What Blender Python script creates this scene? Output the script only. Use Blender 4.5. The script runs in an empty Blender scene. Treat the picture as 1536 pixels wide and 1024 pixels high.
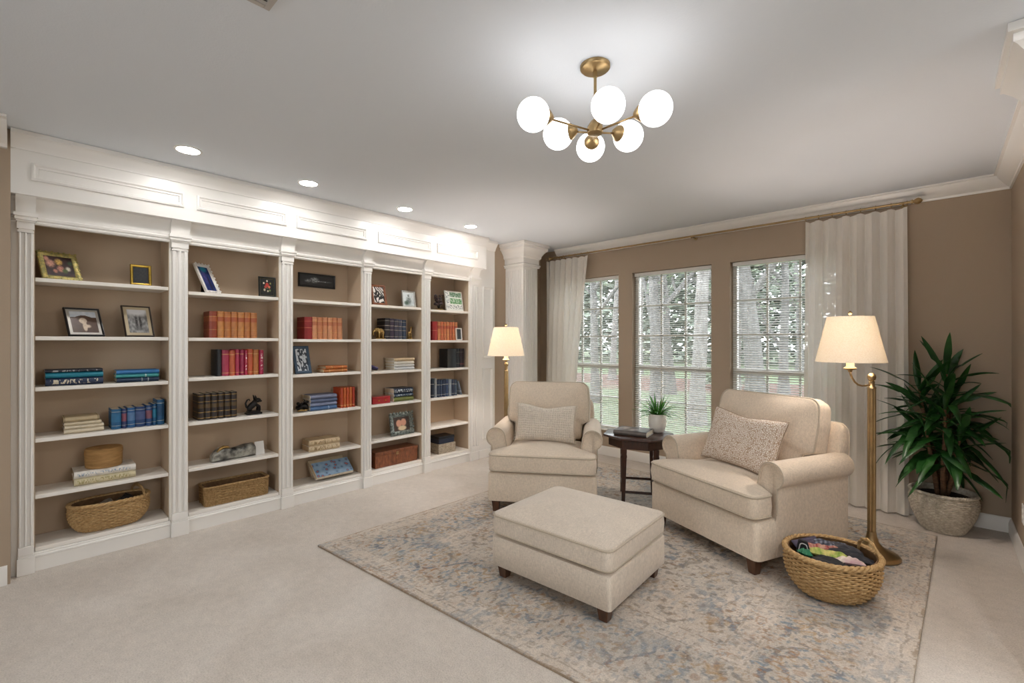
import bpy, math, random
import numpy as np
from mathutils import Matrix, Vector, noise as mnoise

random.seed(7)
PI = math.pi
C = bpy.context.scene.collection
R = math.radians

# ------------------------------------------------------------------ camera geometry
CAM_H, YAW, FPX, HZ = 1.35, R(42.9), 688.0, 513.0
FW = (-math.sin(YAW), math.cos(YAW)); RT = (math.cos(YAW), math.sin(YAW))
def ray(px):
    r = (px - 768) / FPX
    return FW[0] + r * RT[0], FW[1] + r * RT[1]
def Yat(px, X=-3.95):
    d = ray(px); return X / d[0] * d[1]
def Zat(px, py, X=-3.95):
    d = ray(px); return CAM_H - (py - HZ) / FPX * (X / d[0])
def cw(l, zc):                       # camera-frame lateral / depth to world xy
    return (FW[0] * zc + RT[0] * l, FW[1] * zc + RT[1] * l)

def lin(c):
    def g(v):
        v /= 255.0
        return v / 12.92 if v <= .04045 else ((v + .055) / 1.055) ** 2.4
    if isinstance(c, str):
        c = tuple(int(c[i:i + 2], 16) for i in (0, 2, 4))
    return (g(c[0]), g(c[1]), g(c[2]))

# ------------------------------------------------------------------ mesh collecting
class MB:
    def __init__(s): s.v = []; s.f = []
    def add(s, vs, fs, M=None):
        b = len(s.v)
        for p in vs:
            s.v.append(tuple(M @ Vector(p)) if M is not None else tuple(p))
        for f in fs: s.f.append(tuple(i + b for i in f))
        return s
    def box(s, x0, x1, y0, y1, z0, z1, M=None):
        if x0 > x1: x0, x1 = x1, x0
        if y0 > y1: y0, y1 = y1, y0
        if z0 > z1: z0, z1 = z1, z0
        vs = [(x0,y0,z0),(x1,y0,z0),(x1,y1,z0),(x0,y1,z0),(x0,y0,z1),(x1,y0,z1),(x1,y1,z1),(x0,y1,z1)]
        return s.add(vs, [(0,3,2,1),(4,5,6,7),(0,1,5,4),(1,2,6,5),(2,3,7,6),(3,0,4,7)], M)
    def loft(s, rings, closed=True, cap0=True, cap1=True, M=None, cyc=False):
        n = len(rings[0]); vs = [p for r in rings for p in r]; fs = []
        m = len(rings)
        for i in range(m if cyc else m - 1):
            a, b = i * n, ((i + 1) % m) * n
            for j in range(n if closed else n - 1):
                k = (j + 1) % n
                fs.append((a + j, a + k, b + k, b + j))
        if closed and not cyc:
            if cap0: fs.append(tuple(range(n - 1, -1, -1)))
            if cap1: fs.append(tuple(range((m - 1) * n, m * n)))
        return s.add(vs, fs, M)
    def tube(s, pts, r, n=8, closed=False, M=None, flat=1.0):
        P = [Vector(p) for p in pts]; m = len(P)
        rr = r if isinstance(r, (list, tuple)) else [r] * m
        rings = []; up = None
        for i in range(m):
            if closed: t = P[(i + 1) % m] - P[i - 1]
            else: t = P[min(i + 1, m - 1)] - P[max(i - 1, 0)]
            if t.length < 1e-9: t = Vector((0, 0, 1))
            t.normalize()
            if up is None:
                up = Vector((0, 0, 1)) if abs(t.z) < .9 else Vector((1, 0, 0))
            u = up - t * up.dot(t)
            if u.length < 1e-6: u = t.orthogonal()
            u.normalize(); up = u; w = t.cross(u)
            rings.append([P[i] + (u * math.cos(2*PI*k/n) * flat + w * math.sin(2*PI*k/n)) * rr[i] for k in range(n)])
        return s.loft(rings, cyc=closed, M=M)
    def lathe(s, prof, n=32, c=(0,0,0), sx=1, sy=1, M=None):
        rings = [[(c[0] + r*sx*math.cos(2*PI*k/n), c[1] + r*sy*math.sin(2*PI*k/n), c[2] + z) for k in range(n)] for r, z in prof]
        return s.loft(rings, M=M)
    def prism(s, out, z0, z1, M=None):
        return s.loft([[(x, y, z0) for x, y in out], [(x, y, z1) for x, y in out]], M=M)
    def build(s, name, mat, parent=None, bevel=0, seg=2, smooth=35, M=None):
        me = bpy.data.meshes.new(name)
        me.from_pydata(s.v, [], s.f); me.update()
        me.materials.append(mat)
        o = bpy.data.objects.new(name, me); C.objects.link(o)
        if parent is not None: o.parent = parent
        if M is not None: o.matrix_local = M
        if smooth:
            me.polygons.foreach_set('use_smooth', [True] * len(me.polygons))
            if not bevel and smooth < 170: me.set_sharp_from_angle(angle=R(smooth))
        if bevel:
            b = o.modifiers.new('edge', 'BEVEL'); b.width = bevel; b.segments = seg
            b.limit_method = 'ANGLE'; b.angle_limit = R(30); b.harden_normals = True
        return o

def tag(o, label, cat, group=None):
    o['label'] = label; o['category'] = cat
    if group: o['group'] = group
    return o
def struct(o): o['kind'] = 'structure'; return o
def thing(name, label, cat, loc=(0,0,0), rz=0, group=None):
    o = bpy.data.objects.new(name, None); C.objects.link(o)
    o.location = loc; o.rotation_euler = (0, 0, rz); o.empty_display_size = .1
    return tag(o, label, cat, group)

def round_poly(pts, rad, n=5):
    out = []; m = len(pts)
    for i in range(m):
        p = Vector(pts[i]); a = Vector(pts[i-1]) - p; b = Vector(pts[(i+1) % m]) - p
        r = rad[i] if isinstance(rad, (list, tuple)) else rad
        la, lb = a.length, b.length; a.normalize(); b.normalize()
        ang = a.angle(b); d = min(r / math.tan(ang/2), la*.49, lb*.49); r2 = d * math.tan(ang/2)
        if r2 < 1e-6: out.append(tuple(p)); continue
        cen = p + (a + b).normalized() * (r2 / math.sin(ang/2))
        p0 = p + a*d - cen; p1 = p + b*d - cen
        a0 = math.atan2(p0.y, p0.x); a1 = math.atan2(p1.y, p1.x); da = (a1 - a0 + PI) % (2*PI) - PI
        for k in range(n + 1):
            t = a0 + da*k/n; out.append((cen.x + r2*math.cos(t), cen.y + r2*math.sin(t)))
    return out
def resample(out, step):
    res = []; m = len(out)
    for i in range(m):
        a, b = Vector(out[i]), Vector(out[(i+1) % m]); k = max(1, int((b-a).length/step))
        for j in range(k): res.append(tuple(a.lerp(b, j/k)))
    return res
def cushion(mb, out, z0, z1, crown, e=.06, bulge=.015, cen=None, under=.3, M=None, p=2.4):
    c = Vector(cen) if cen else sum((Vector(q) for q in out), Vector((0, 0))) / len(out)
    h = z1 - z0
    L = [(s, z0 - crown*under*(1 - (s/(1-e))**p)) for s in (.001, .3, .55, .75, .88)]
    L += [(1-e*1.3, z0), (1-e*.5, z0 + .005), (1-e*.05, z0 + .017), (1, z0 + .028), (1+bulge, z0 + h*.5), (1, z1 - .030), (1-.004, z1 - .018), (1-.012, z1 - .012), (1-.012, z1 - .008), (1-e*.45, z1 - .001), (1-e, z1 + crown*.02)]
    L += [(s, z1 + crown*(1 - (s/(1-e))**p)) for s in (.92, .86, .78, .66, .52, .38, .24, .12, .001)]
    rings = [[(c.x + (x-c.x)*s, c.y + (y-c.y)*s, z) for x, y in out] for s, z in L]
    return mb.loft(rings, M=M)
def outline_tube(mb, out, z, r, s=1, cen=None, M=None):
    c = Vector(cen) if cen else sum((Vector(q) for q in out), Vector((0, 0))) / len(out)
    return mb.tube([(c.x + (x-c.x)*s, c.y + (y-c.y)*s, z) for x, y in out], r, 6, True, M)
def molding(mb, path, prof, closed=False):
    """sweep profile (out, z) along a horizontal path; out is to the left of the direction of travel"""
    P = [Vector(p) for p in path]; rings = []
    for i, p in enumerate(P):
        d0 = (p - P[i-1]).normalized() if (i > 0 or closed) else None
        d1 = (P[(i+1) % len(P)] - p).normalized() if (i < len(P)-1 or closed) else None
        n0 = Vector((-d0.y, d0.x)) if d0 else None; n1 = Vector((-d1.y, d1.x)) if d1 else None
        if n0 is None: m = n1
        elif n1 is None: m = n0
        else: m = (n0 + n1) / (1 + n0.dot(n1))
        rings.append([(p.x + m.x*o, p.y + m.y*o, z) for o, z in prof])
    return mb.loft(rings, cyc=closed)

# ------------------------------------------------------------------ materials
_cache = {}
def nodes(name):
    m = bpy.data.materials.new(name); m.use_nodes = True
    nt = m.node_tree; b = nt.nodes['Principled BSDF']
    return m, nt, b
def N(nt, t, **k):
    n = nt.nodes.new(t)
    for a, v in k.items():
        if a.startswith('i_'):
            key = a[2:].replace('_', ' ')
            n.inputs[int(key) if key.isdigit() else key].default_value = v
        else: setattr(n, a, v)
    return n
def L(nt, a, b): nt.links.new(a, b)
def ramp(nt, stops, interp='LINEAR'):
    r = N(nt, 'ShaderNodeValToRGB'); cr = r.color_ramp; cr.interpolation = interp
    while len(cr.elements) < len(stops): cr.elements.new(.5)
    for e, (p, c) in zip(cr.elements, stops): e.position = p; e.color = (*c, 1)
    return r
def mat(name, col, rough=.6, metal=0.0, var=0.0, vscale=8.0, bump=0.0, bscale=60.0, stretch=(1,1,1), spec=.5, sheen=0.0, coat=0.0, detail=3.0, dist=.02, col2=None):
    if name in _cache: return _cache[name]
    m, nt, b = nodes(name); c = lin(col)
    b.inputs['Base Color'].default_value = (*c, 1); b.inputs['Roughness'].default_value = rough
    b.inputs['Metallic'].default_value = metal; b.inputs['Specular IOR Level'].default_value = spec
    b.inputs['Sheen Weight'].default_value = sheen; b.inputs['Coat Weight'].default_value = coat
    tc = N(nt, 'ShaderNodeTexCoord'); mp = N(nt, 'ShaderNodeMapping'); mp.inputs['Scale'].default_value = stretch
    L(nt, tc.outputs['Object'], mp.inputs['Vector'])
    if var > 0 or col2:
        n = N(nt, 'ShaderNodeTexNoise', i_Scale=vscale, i_Detail=detail); L(nt, mp.outputs[0], n.inputs['Vector'])
        c2 = lin(col2) if col2 else tuple(x*(1-var) for x in c); c1 = c if col2 else tuple(min(1, x*(1+var*.6)) for x in c)
        r = ramp(nt, [(.32, c2), (.68, c1)]); L(nt, n.outputs['Fac'], r.inputs[0]); L(nt, r.outputs[0], b.inputs['Base Color'])
    if bump > 0:
        n2 = N(nt, 'ShaderNodeTexNoise', i_Scale=bscale, i_Detail=3.0); L(nt, mp.outputs[0], n2.inputs['Vector'])
        bp = N(nt, 'ShaderNodeBump', i_Strength=bump, i_Distance=dist); L(nt, n2.outputs['Fac'], bp.inputs['Height']); L(nt, bp.outputs[0], b.inputs['Normal'])
    _cache[name] = m
    return m
def linen(name, col, scale=260, amt=.16, bump=.35, big=.06):
    if name in _cache: return _cache[name]
    m, nt, b = nodes(name); c = lin(col)
    b.inputs['Roughness'].default_value = .92; b.inputs['Specular IOR Level'].default_value = .2; b.inputs['Sheen Weight'].default_value = .25
    tc = N(nt, 'ShaderNodeTexCoord'); outs = []
    for st in ((1, 6, 6), (6, 1, 1), (5, 5, 1)):
        mp = N(nt, 'ShaderNodeMapping'); mp.inputs['Scale'].default_value = st; L(nt, tc.outputs['Object'], mp.inputs['Vector'])
        n = N(nt, 'ShaderNodeTexNoise', i_Scale=scale/5, i_Detail=2.0); L(nt, mp.outputs[0], n.inputs['Vector']); outs.append(n.outputs['Fac'])
    a1 = N(nt, 'ShaderNodeMath', operation='ADD'); L(nt, outs[0], a1.inputs[0]); L(nt, outs[1], a1.inputs[1])
    a2 = N(nt, 'ShaderNodeMath', operation='ADD'); L(nt, a1.outputs[0], a2.inputs[0]); L(nt, outs[2], a2.inputs[1])
    a3 = N(nt, 'ShaderNodeMath', operation='MULTIPLY', i_1=.3333); L(nt, a2.outputs[0], a3.inputs[0])
    r = ramp(nt, [(.38, tuple(x*(1-amt) for x in c)), (.62, tuple(min(1, x*(1+amt*.7)) for x in c))]); L(nt, a3.outputs[0], r.inputs[0])
    nb = N(nt, 'ShaderNodeTexNoise', i_Scale=7.0, i_Detail=2.0); L(nt, tc.outputs['Object'], nb.inputs['Vector'])
    rb = ramp(nt, [(.3, (1-big,)*3), (.7, (1, 1, 1))]); L(nt, nb.outputs['Fac'], rb.inputs[0])
    mx = N(nt, 'ShaderNodeMix', data_type='RGBA', blend_type='MULTIPLY'); mx.inputs[0].default_value = 1
    L(nt, r.outputs[0], mx.inputs[6]); L(nt, rb.outputs[0], mx.inputs[7]); L(nt, mx.outputs[2], b.inputs['Base Color'])
    bp = N(nt, 'ShaderNodeBump', i_Strength=bump, i_Distance=.004); L(nt, a3.outputs[0], bp.inputs['Height']); L(nt, bp.outputs[0], b.inputs['Normal'])
    _cache[name] = m
    return m
def emis(name, col, strength):
    if name in _cache: return _cache[name]
    m, nt, b = nodes(name); b.inputs['Base Color'].default_value = (*lin(col), 1)
    b.inputs['Emission Color'].default_value = (*lin(col), 1); b.inputs['Emission Strength'].default_value = strength
    _cache[name] = m
    return m
def wood(name, c1, c2, rough=.35, scale=6, stretch=(1, 1, 8), coat=.2):
    if name in _cache: return _cache[name]
    m, nt, b = nodes(name); b.inputs['Roughness'].default_value = rough; b.inputs['Coat Weight'].default_value = coat
    tc = N(nt, 'ShaderNodeTexCoord'); mp = N(nt, 'ShaderNodeMapping'); mp.inputs['Scale'].default_value = stretch
    L(nt, tc.outputs['Object'], mp.inputs['Vector'])
    n = N(nt, 'ShaderNodeTexNoise', i_Scale=scale, i_Detail=5.0, i_Distortion=.6); L(nt, mp.outputs[0], n.inputs['Vector'])
    r = ramp(nt, [(.3, lin(c1)), (.7, lin(c2))]); L(nt, n.outputs['Fac'], r.inputs[0]); L(nt, r.outputs[0], b.inputs['Base Color'])
    _cache[name] = m
    return m
def vcol(name, rough=.6, mulscale=0, mulamt=.0, coat=0.0, bump=0.0, spec=.4):
    if name in _cache: return _cache[name]
    m, nt, b = nodes(name); b.inputs['Roughness'].default_value = rough; b.inputs['Coat Weight'].default_value = coat; b.inputs['Specular IOR Level'].default_value = spec
    a = N(nt, 'ShaderNodeVertexColor', layer_name='Col'); src = a.outputs[0]
    if mulamt > 0:
        tc = N(nt, 'ShaderNodeTexCoord'); n = N(nt, 'ShaderNodeTexNoise', i_Scale=mulscale, i_Detail=3.0); L(nt, tc.outputs['Object'], n.inputs['Vector'])
        r = ramp(nt, [(.35, (1-mulamt,)*3), (.65, (1, 1, 1))]); L(nt, n.outputs['Fac'], r.inputs[0])
        mx = N(nt, 'ShaderNodeMix', data_type='RGBA', blend_type='MULTIPLY'); mx.inputs[0].default_value = 1
        L(nt, src, mx.inputs[6]); L(nt, r.outputs[0], mx.inputs[7]); src = mx.outputs[2]
        if bump:
            bp = N(nt, 'ShaderNodeBump', i_Strength=bump, i_Distance=.01); L(nt, n.outputs['Fac'], bp.inputs['Height']); L(nt, bp.outputs[0], b.inputs['Normal'])
    L(nt, src, b.inputs['Base Color'])
    _cache[name] = m
    return m
def book_mat(col, bands=(), rough=.5, scrib=None):
    """spine cloth/leather with coloured bands across the spine (Generated Z runs along the spine)"""
    key = ('book', col, tuple(bands), rough, scrib)
    if key in _cache: return _cache[key]
    m, nt, b = nodes('book_cover'); b.inputs['Roughness'].default_value = rough
    tc = N(nt, 'ShaderNodeTexCoord'); sp = N(nt, 'ShaderNodeSeparateXYZ'); L(nt, tc.outputs['Generated'], sp.inputs[0])
    c = lin(col); st = [(0, c)]
    for z0, z1, bc in bands: st += [(z0, lin(bc)), (z1, c)]
    r = ramp(nt, st, 'CONSTANT'); L(nt, sp.outputs[2], r.inputs[0]); src = r.outputs[0]
    n = N(nt, 'ShaderNodeTexNoise', i_Scale=40.0, i_Detail=3.0); L(nt, tc.outputs['Object'], n.inputs['Vector'])
    rn = ramp(nt, [(.3, (.78,)*3), (.7, (1, 1, 1))]); L(nt, n.outputs['Fac'], rn.inputs[0])
    mx = N(nt, 'ShaderNodeMix', data_type='RGBA', blend_type='MULTIPLY'); mx.inputs[0].default_value = 1
    L(nt, src, mx.inputs[6]); L(nt, rn.outputs[0], mx.inputs[7]); src = mx.outputs[2]
    if scrib:      # worn tooling too small to read, only along the spine
        sc, z0, z1, x0, x1 = scrib
        mpv = N(nt, 'ShaderNodeMapping'); mpv.inputs['Scale'].default_value = (42, 42, 150); L(nt, tc.outputs['Object'], mpv.inputs['Vector']); vo = N(nt, 'ShaderNodeTexNoise', i_Scale=1.0, i_Detail=1.0); L(nt, mpv.outputs[0], vo.inputs['Vector'])
        g = N(nt, 'ShaderNodeMath', operation='LESS_THAN', i_1=.455); L(nt, vo.outputs[0], g.inputs[0]); f = g.outputs[0]
        for out, lo, hi in ((sp.outputs[2], z0, z1), (sp.outputs[0], x0, x1), (sp.outputs[1], -.1, .04)):
            a = N(nt, 'ShaderNodeMath', operation='GREATER_THAN', i_1=lo); L(nt, out, a.inputs[0])
            a2 = N(nt, 'ShaderNodeMath', operation='LESS_THAN', i_1=hi); L(nt, out, a2.inputs[0])
            q = N(nt, 'ShaderNodeMath', operation='MULTIPLY'); L(nt, a.outputs[0], q.inputs[0]); L(nt, a2.outputs[0], q.inputs[1])
            q2 = N(nt, 'ShaderNodeMath', operation='MULTIPLY'); L(nt, q.outputs[0], q2.inputs[0]); L(nt, f, q2.inputs[1]); f = q2.outputs[0]
        mx2 = N(nt, 'ShaderNodeMix', data_type='RGBA'); L(nt, f, mx2.inputs[0]); L(nt, src, mx2.inputs[6]); mx2.inputs[7].default_value = (*lin(sc), 1); src = mx2.outputs[2]
    L(nt, src, b.inputs['Base Color'])
    _cache[key] = m
    return m

WHITE = mat('white_paint', 'ECE9E4', .3, spec=.5)
SHELFW = mat('shelf_paint', 'EDE8E0', .42, spec=.4)
BEIGE = mat('beige_wall_paint', 'AE9C88', .85, bump=.12, bscale=180, dist=.004, spec=.25)
CEIL = mat('ceiling_paint', 'DDE2E8', .9, bump=.18, bscale=140, dist=.004, spec=.2)
BRASS = mat('aged_brass', 'B39A72', .34, 1.0, var=.12, vscale=20)
BRASSD = mat('satin_brass', 'AC936A', .4, 1.0, var=.1, vscale=20)
DARKWOOD = wood('espresso_wood', '2A1710', '4A2A1C', .28, 9, (6, 6, 1))
LEGWOOD = wood('walnut_leg', '3F2616', '5E3A22', .4, 9, (6, 6, 1))
CHAIRF = linen('cream_linen', 'DBCBB7')
OTTO = linen('oatmeal_linen', 'D8CBBB')
PIPE = linen('piping_linen_shaded', 'C2B4A0', amt=.08)  # cover linen made darker, standing in for shadow along the seams
WICK = mat('honey_wicker', 'CBA978', .6, vscale=70, bump=.3, bscale=260, col2='A88350')
WICKD = mat('seagrass', 'BA9868', .7, vscale=80, bump=.4, bscale=220, col2='917044')
BLACK = mat('black_lacquer', '151313', .35)
PAGES = mat('page_edges', 'DDD2BC', .85, var=.12, vscale=8, stretch=(60, 1, 1))
TAN_PAGES = mat('aged_page_edges', 'CDB694', .85, var=.2, vscale=8, stretch=(60, 1, 1))

# ------------------------------------------------------------------ room shell
XL, YB, XR, ZC = -3.92, 4.78, .38, 2.54
def carpet():
    m, nt, b = nodes('cut_pile_carpet'); b.inputs['Roughness'].default_value = 1; b.inputs['Specular IOR Level'].default_value = .1; b.inputs['Sheen Weight'].default_value = .3
    tc = N(nt, 'ShaderNodeTexCoord')
    n1 = N(nt, 'ShaderNodeTexNoise', i_Scale=1.9, i_Detail=4.0, i_Distortion=.5); L(nt, tc.outputs['Object'], n1.inputs['Vector'])
    n2 = N(nt, 'ShaderNodeTexNoise', i_Scale=150.0, i_Detail=3.0, i_Roughness=.7); L(nt, tc.outputs['Object'], n2.inputs['Vector'])
    n3 = N(nt, 'ShaderNodeTexNoise', i_Scale=22.0, i_Detail=3.0); L(nt, tc.outputs['Object'], n3.inputs['Vector'])
    r1 = ramp(nt, [(.3, lin('DBD0C4')), (.7, lin('EEE5DB'))]); L(nt, n1.outputs['Fac'], r1.inputs[0])
    r2 = ramp(nt, [(.3, (.74, .72, .69)), (.6, (1, 1, 1))]); L(nt, n2.outputs['Fac'], r2.inputs[0])
    r3 = ramp(nt, [(.3, (.90,)*3), (.7, (1, 1, 1))]); L(nt, n3.outputs['Fac'], r3.inputs[0])
    a = N(nt, 'ShaderNodeMix', data_type='RGBA', blend_type='MULTIPLY'); a.inputs[0].default_value = 1; L(nt, r1.outputs[0], a.inputs[6]); L(nt, r2.outputs[0], a.inputs[7])
    c = N(nt, 'ShaderNodeMix', data_type='RGBA', blend_type='MULTIPLY'); c.inputs[0].default_value = 1; L(nt, a.outputs[2], c.inputs[6]); L(nt, r3.outputs[0], c.inputs[7])
    L(nt, c.outputs[2], b.inputs['Base Color'])
    ad = N(nt, 'ShaderNodeMath', operation='ADD'); L(nt, n2.outputs['Fac'], ad.inputs[0]); L(nt, n3.outputs['Fac'], ad.inputs[1])
    bp = N(nt, 'ShaderNodeBump', i_Strength=.6, i_Distance=.012); L(nt, ad.outputs[0], bp.inputs['Height']); L(nt, bp.outputs[0], b.inputs['Normal'])
    return m
struct(MB().box(-4.25, 3.4, -3.2, 4.95, -.06, 0).build('floor', carpet()))
struct(MB().box(-4.25, 3.4, -3.2, 4.95, ZC, ZC+.08).build('ceiling', CEIL))
BY0, BY1 = -.03, 3.61
XLF = -3.80
w = MB(); w.box(-4.25, XLF, -3.2, BY0-.0004, 0, ZC); w.box(-4.25, XL, 3.885, 4.95, 0, ZC); w.box(-4.25, -4.19, BY0-.0004, 3.885, 0, ZC)
struct(w.build('wall_left', BEIGE))
WIN = [(-3.62, -2.74), (-2.567, -1.684), (-1.505, -.622)]; WZ0, WZ1 = .30, 2.14
w = MB(); xs = [XL] + [x for p in WIN for x in p] + [.5]
for i in range(0, len(xs), 2): w.box(xs[i], xs[i+1], YB, 4.95, 0, ZC)
for a, b_ in WIN: w.box(a, b_, YB, 4.95, 0, WZ0); w.box(a, b_, YB, 4.95, WZ1, ZC)
struct(w.build('wall_back', BEIGE))
struct(MB().box(XR, .5, 2.62, YB, 0, ZC).build('wall_right', BEIGE))
struct(MB().box(.5, 3.4, 2.62, 2.74, 0, ZC).build('wall_divider', BEIGE))

# wall behind the camera; its unseen window is added to bring in fill light
w = MB(); RW_FILL = [(-1.6, -.2)]; RZ0, RZ1 = .6, 2.25; xs = [XLF] + [x for p in RW_FILL for x in p] + [3.28]
for i in range(0, len(xs), 2): w.box(xs[i], xs[i+1], -3.2, -3.08, 0, ZC)
for a, b_ in RW_FILL: w.box(a, b_, -3.2, -3.08, RZ1, ZC); w.box(a, b_, -3.2, -3.08, 0, RZ0)
struct(w.build('wall_rear', BEIGE))
SW_FILL = [(1.0, 2.3)]  # unseen side window, added to throw fill light across the room
w = MB(); ys = [-3.2] + [y for p in SW_FILL for y in p] + [2.62]
for i in range(0, len(ys), 2): w.box(3.28, 3.4, ys[i], ys[i+1], 0, ZC)
for a, b_ in SW_FILL: w.box(3.28, 3.4, a, b_, RZ1, ZC); w.box(3.28, 3.4, a, b_, 0, 1.0)
struct(w.build('wall_side', BEIGE))
# baseboards
bprof = [(0, .002), (.016, .002), (.016, .075), (.011, .088), (.011, .096), (.004, .108), (0, .108)]
struct(molding(MB(), [(XR, YB), (XL, YB), ], bprof).build('baseboard_back', WHITE))
struct(molding(MB(), [(XR, 2.95), (XR, YB-.017)], bprof).build('baseboard_right', WHITE))
struct(molding(MB(), [(XLF, BY0-.012), (XLF, -3.05)], bprof).build('baseboard_left', WHITE))
# crown mouldings
cprof = [(0, 2.435), (.012, 2.435), (.014, 2.45), (.03, 2.46), (.055, 2.488), (.075, 2.512), (.078, 2.524), (.092, 2.526), (.092, 2.5385), (0, 2.5385)]
struct(molding(MB(), [(XR, 3.0), (XR, YB), (-3.62, YB)], cprof).build('trim_1', WHITE))
struct(molding(MB(), [(XLF, BY0-.012), (XLF, -3.05)], [(o*2.6, 2.5385-(2.5385-z)*1.1) for o, z in cprof]).build('trim_2', WHITE))

# fluted corner column (square) with capital, and its twin by the right wall
def column(name, x0, x1, y0, y1, faces):
    root = MB().box(x0, x1, y0, y1, .0, 2.30).build(name, WHITE); struct(root)
    fl = MB()
    for face in faces:
        if face == 'front':
            n = 7; s = (x1-x0-.05)/n
            for k in range(n): fl.box(x0+.025+s*k+.008, x0+.025+s*(k+1)-.008, y0-.008, y0-.0005, .2, 2.22)
        else:
            n = 6; s = (y1-y0-.05)/n; xx = x1 if face == 'plus' else x0
            for k in range(n): fl.box(xx+.0005 if face == 'plus' else xx-.0005, xx+.008 if face == 'plus' else xx-.008, y0+.025+s*k+.008, y0+.025+s*(k+1)-.008, .2, 2.22)
    fl.build('fluting', WHITE, root, bevel=.003, seg=2)
    cp = MB()
    for d, z0, z1 in ((.018, 2.255, 2.275), (.03, 2.275, 2.29), (.015, 2.30, 2.36)): cp.box(x0-d, x1+d, y0-d, y1+d, z0, z1)
    rings = []
    for d, z in ((.02, 2.36), (.035, 2.375), (.038, 2.40), (.06, 2.435), (.085, 2.465), (.095, 2.47), (.095, 2.50), (.11, 2.505), (.11, 2.538)):
        rings.append([(x0-d, y0-d, z), (x1+d, y0-d, z), (x1+d, y1+d, z), (x0-d, y1+d, z)])
    cp.loft(rings); cp.build('capital', WHITE, root)
    MB().box(x0-.02, x1+.02, y0-.02, y1+.02, 0, .18).build('plinth', WHITE, root, bevel=.006)
    return root
column('column_left', XL+.002, -3.626, 4.10, 4.36, ('front', 'plus'))
column('column_right', .30, .62, 2.62, 2.93, ('front', 'minus'))

# ------------------------------------------------------------------ windows
ALU = mat('window_frame_paint', 'D8D4CC', .45)
def glass_mat():
    m = bpy.data.materials.new('window_glass'); m.use_nodes = True; nt = m.node_tree; nt.nodes.clear()
    o = N(nt, 'ShaderNodeOutputMaterial'); t = N(nt, 'ShaderNodeBsdfTransparent'); t.inputs[0].default_value = (.95, .97, .96, 1)
    g = N(nt, 'ShaderNodeBsdfGlossy'); g.inputs['Roughness'].default_value = .02; fr = N(nt, 'ShaderNodeFresnel', i_IOR=1.35); mx = N(nt, 'ShaderNodeMixShader')
    L(nt, fr.outputs[0], mx.inputs[0]); L(nt, t.outputs[0], mx.inputs[1]); L(nt, g.outputs[0], mx.inputs[2]); L(nt, mx.outputs[0], o.inputs[0])
    return m
GLASS = glass_mat()
def window(i, a, b_, y0=4.87, z0=WZ0, z1=WZ1, mid=1.06, up=3, low=2, cols=3):
    f = MB(); t = .035
    f.box(a+.001, a+t, y0, y0+.06, z0+.001, z1-.001); f.box(b_-t, b_-.001, y0, y0+.06, z0+.001, z1-.001)
    f.box(a+t, b_-t, y0, y0+.06, z1-t, z1-.001); f.box(a+t, b_-t, y0, y0+.06, z0+.001, z0+t)
    root = struct(f.build('window_%d' % i, ALU))
    MB().box(a+t, b_-t, y0-.01, y0+.045, mid-.025, mid+.025).build('meeting_rail', ALU, root, bevel=.004)
    MB().box(a+.001, b_-.001, YB-.03, y0, z0-.0, z0+.018).build('sill', WHITE, root, bevel=.004)
    mu = MB()
    for k in range(1, cols):
        x = a + t + (b_-a-2*t)*k/cols; mu.box(x-.009, x+.009, y0+.01, y0+.035, z0+t, z1-t)
    for lo, hi, n in ((mid+.025, z1-t, up), (z0+t, mid-.025, low)):
        for k in range(1, n):
            z = lo + (hi-lo)*k/n; mu.box(a+t, b_-t, y0+.01, y0+.035, z-.009, z+.009)
    mu.build('muntin_grid', ALU, root)
    MB().box(a+t, b_-t, y0+.02, y0+.024, z0+t, z1-t).build('glass_pane', GLASS, root)
for i, (a, b_) in enumerate(WIN): window(i+1, a, b_)
for i, (a, b_) in enumerate(RW_FILL):  # frame and glass of the added rear fill window
    f = MB(); t = .06
    for x in (a+.001, (a+b_)/2-t/2, b_-t-.001): f.box(x, x+t, -3.16, -3.1, RZ0+.001, RZ1-.001)
    f.box(a, b_, -3.16, -3.1, RZ0+.001, RZ0+.06); f.box(a, b_, -3.16, -3.1, RZ1-.06, RZ1-.001)
    r_ = struct(f.build('window_%d' % (i+4), ALU)); MB().box(a+.06, b_-.06, -3.135, -3.131, RZ0+.06, RZ1-.06).build('glass_pane', GLASS, r_)

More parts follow.
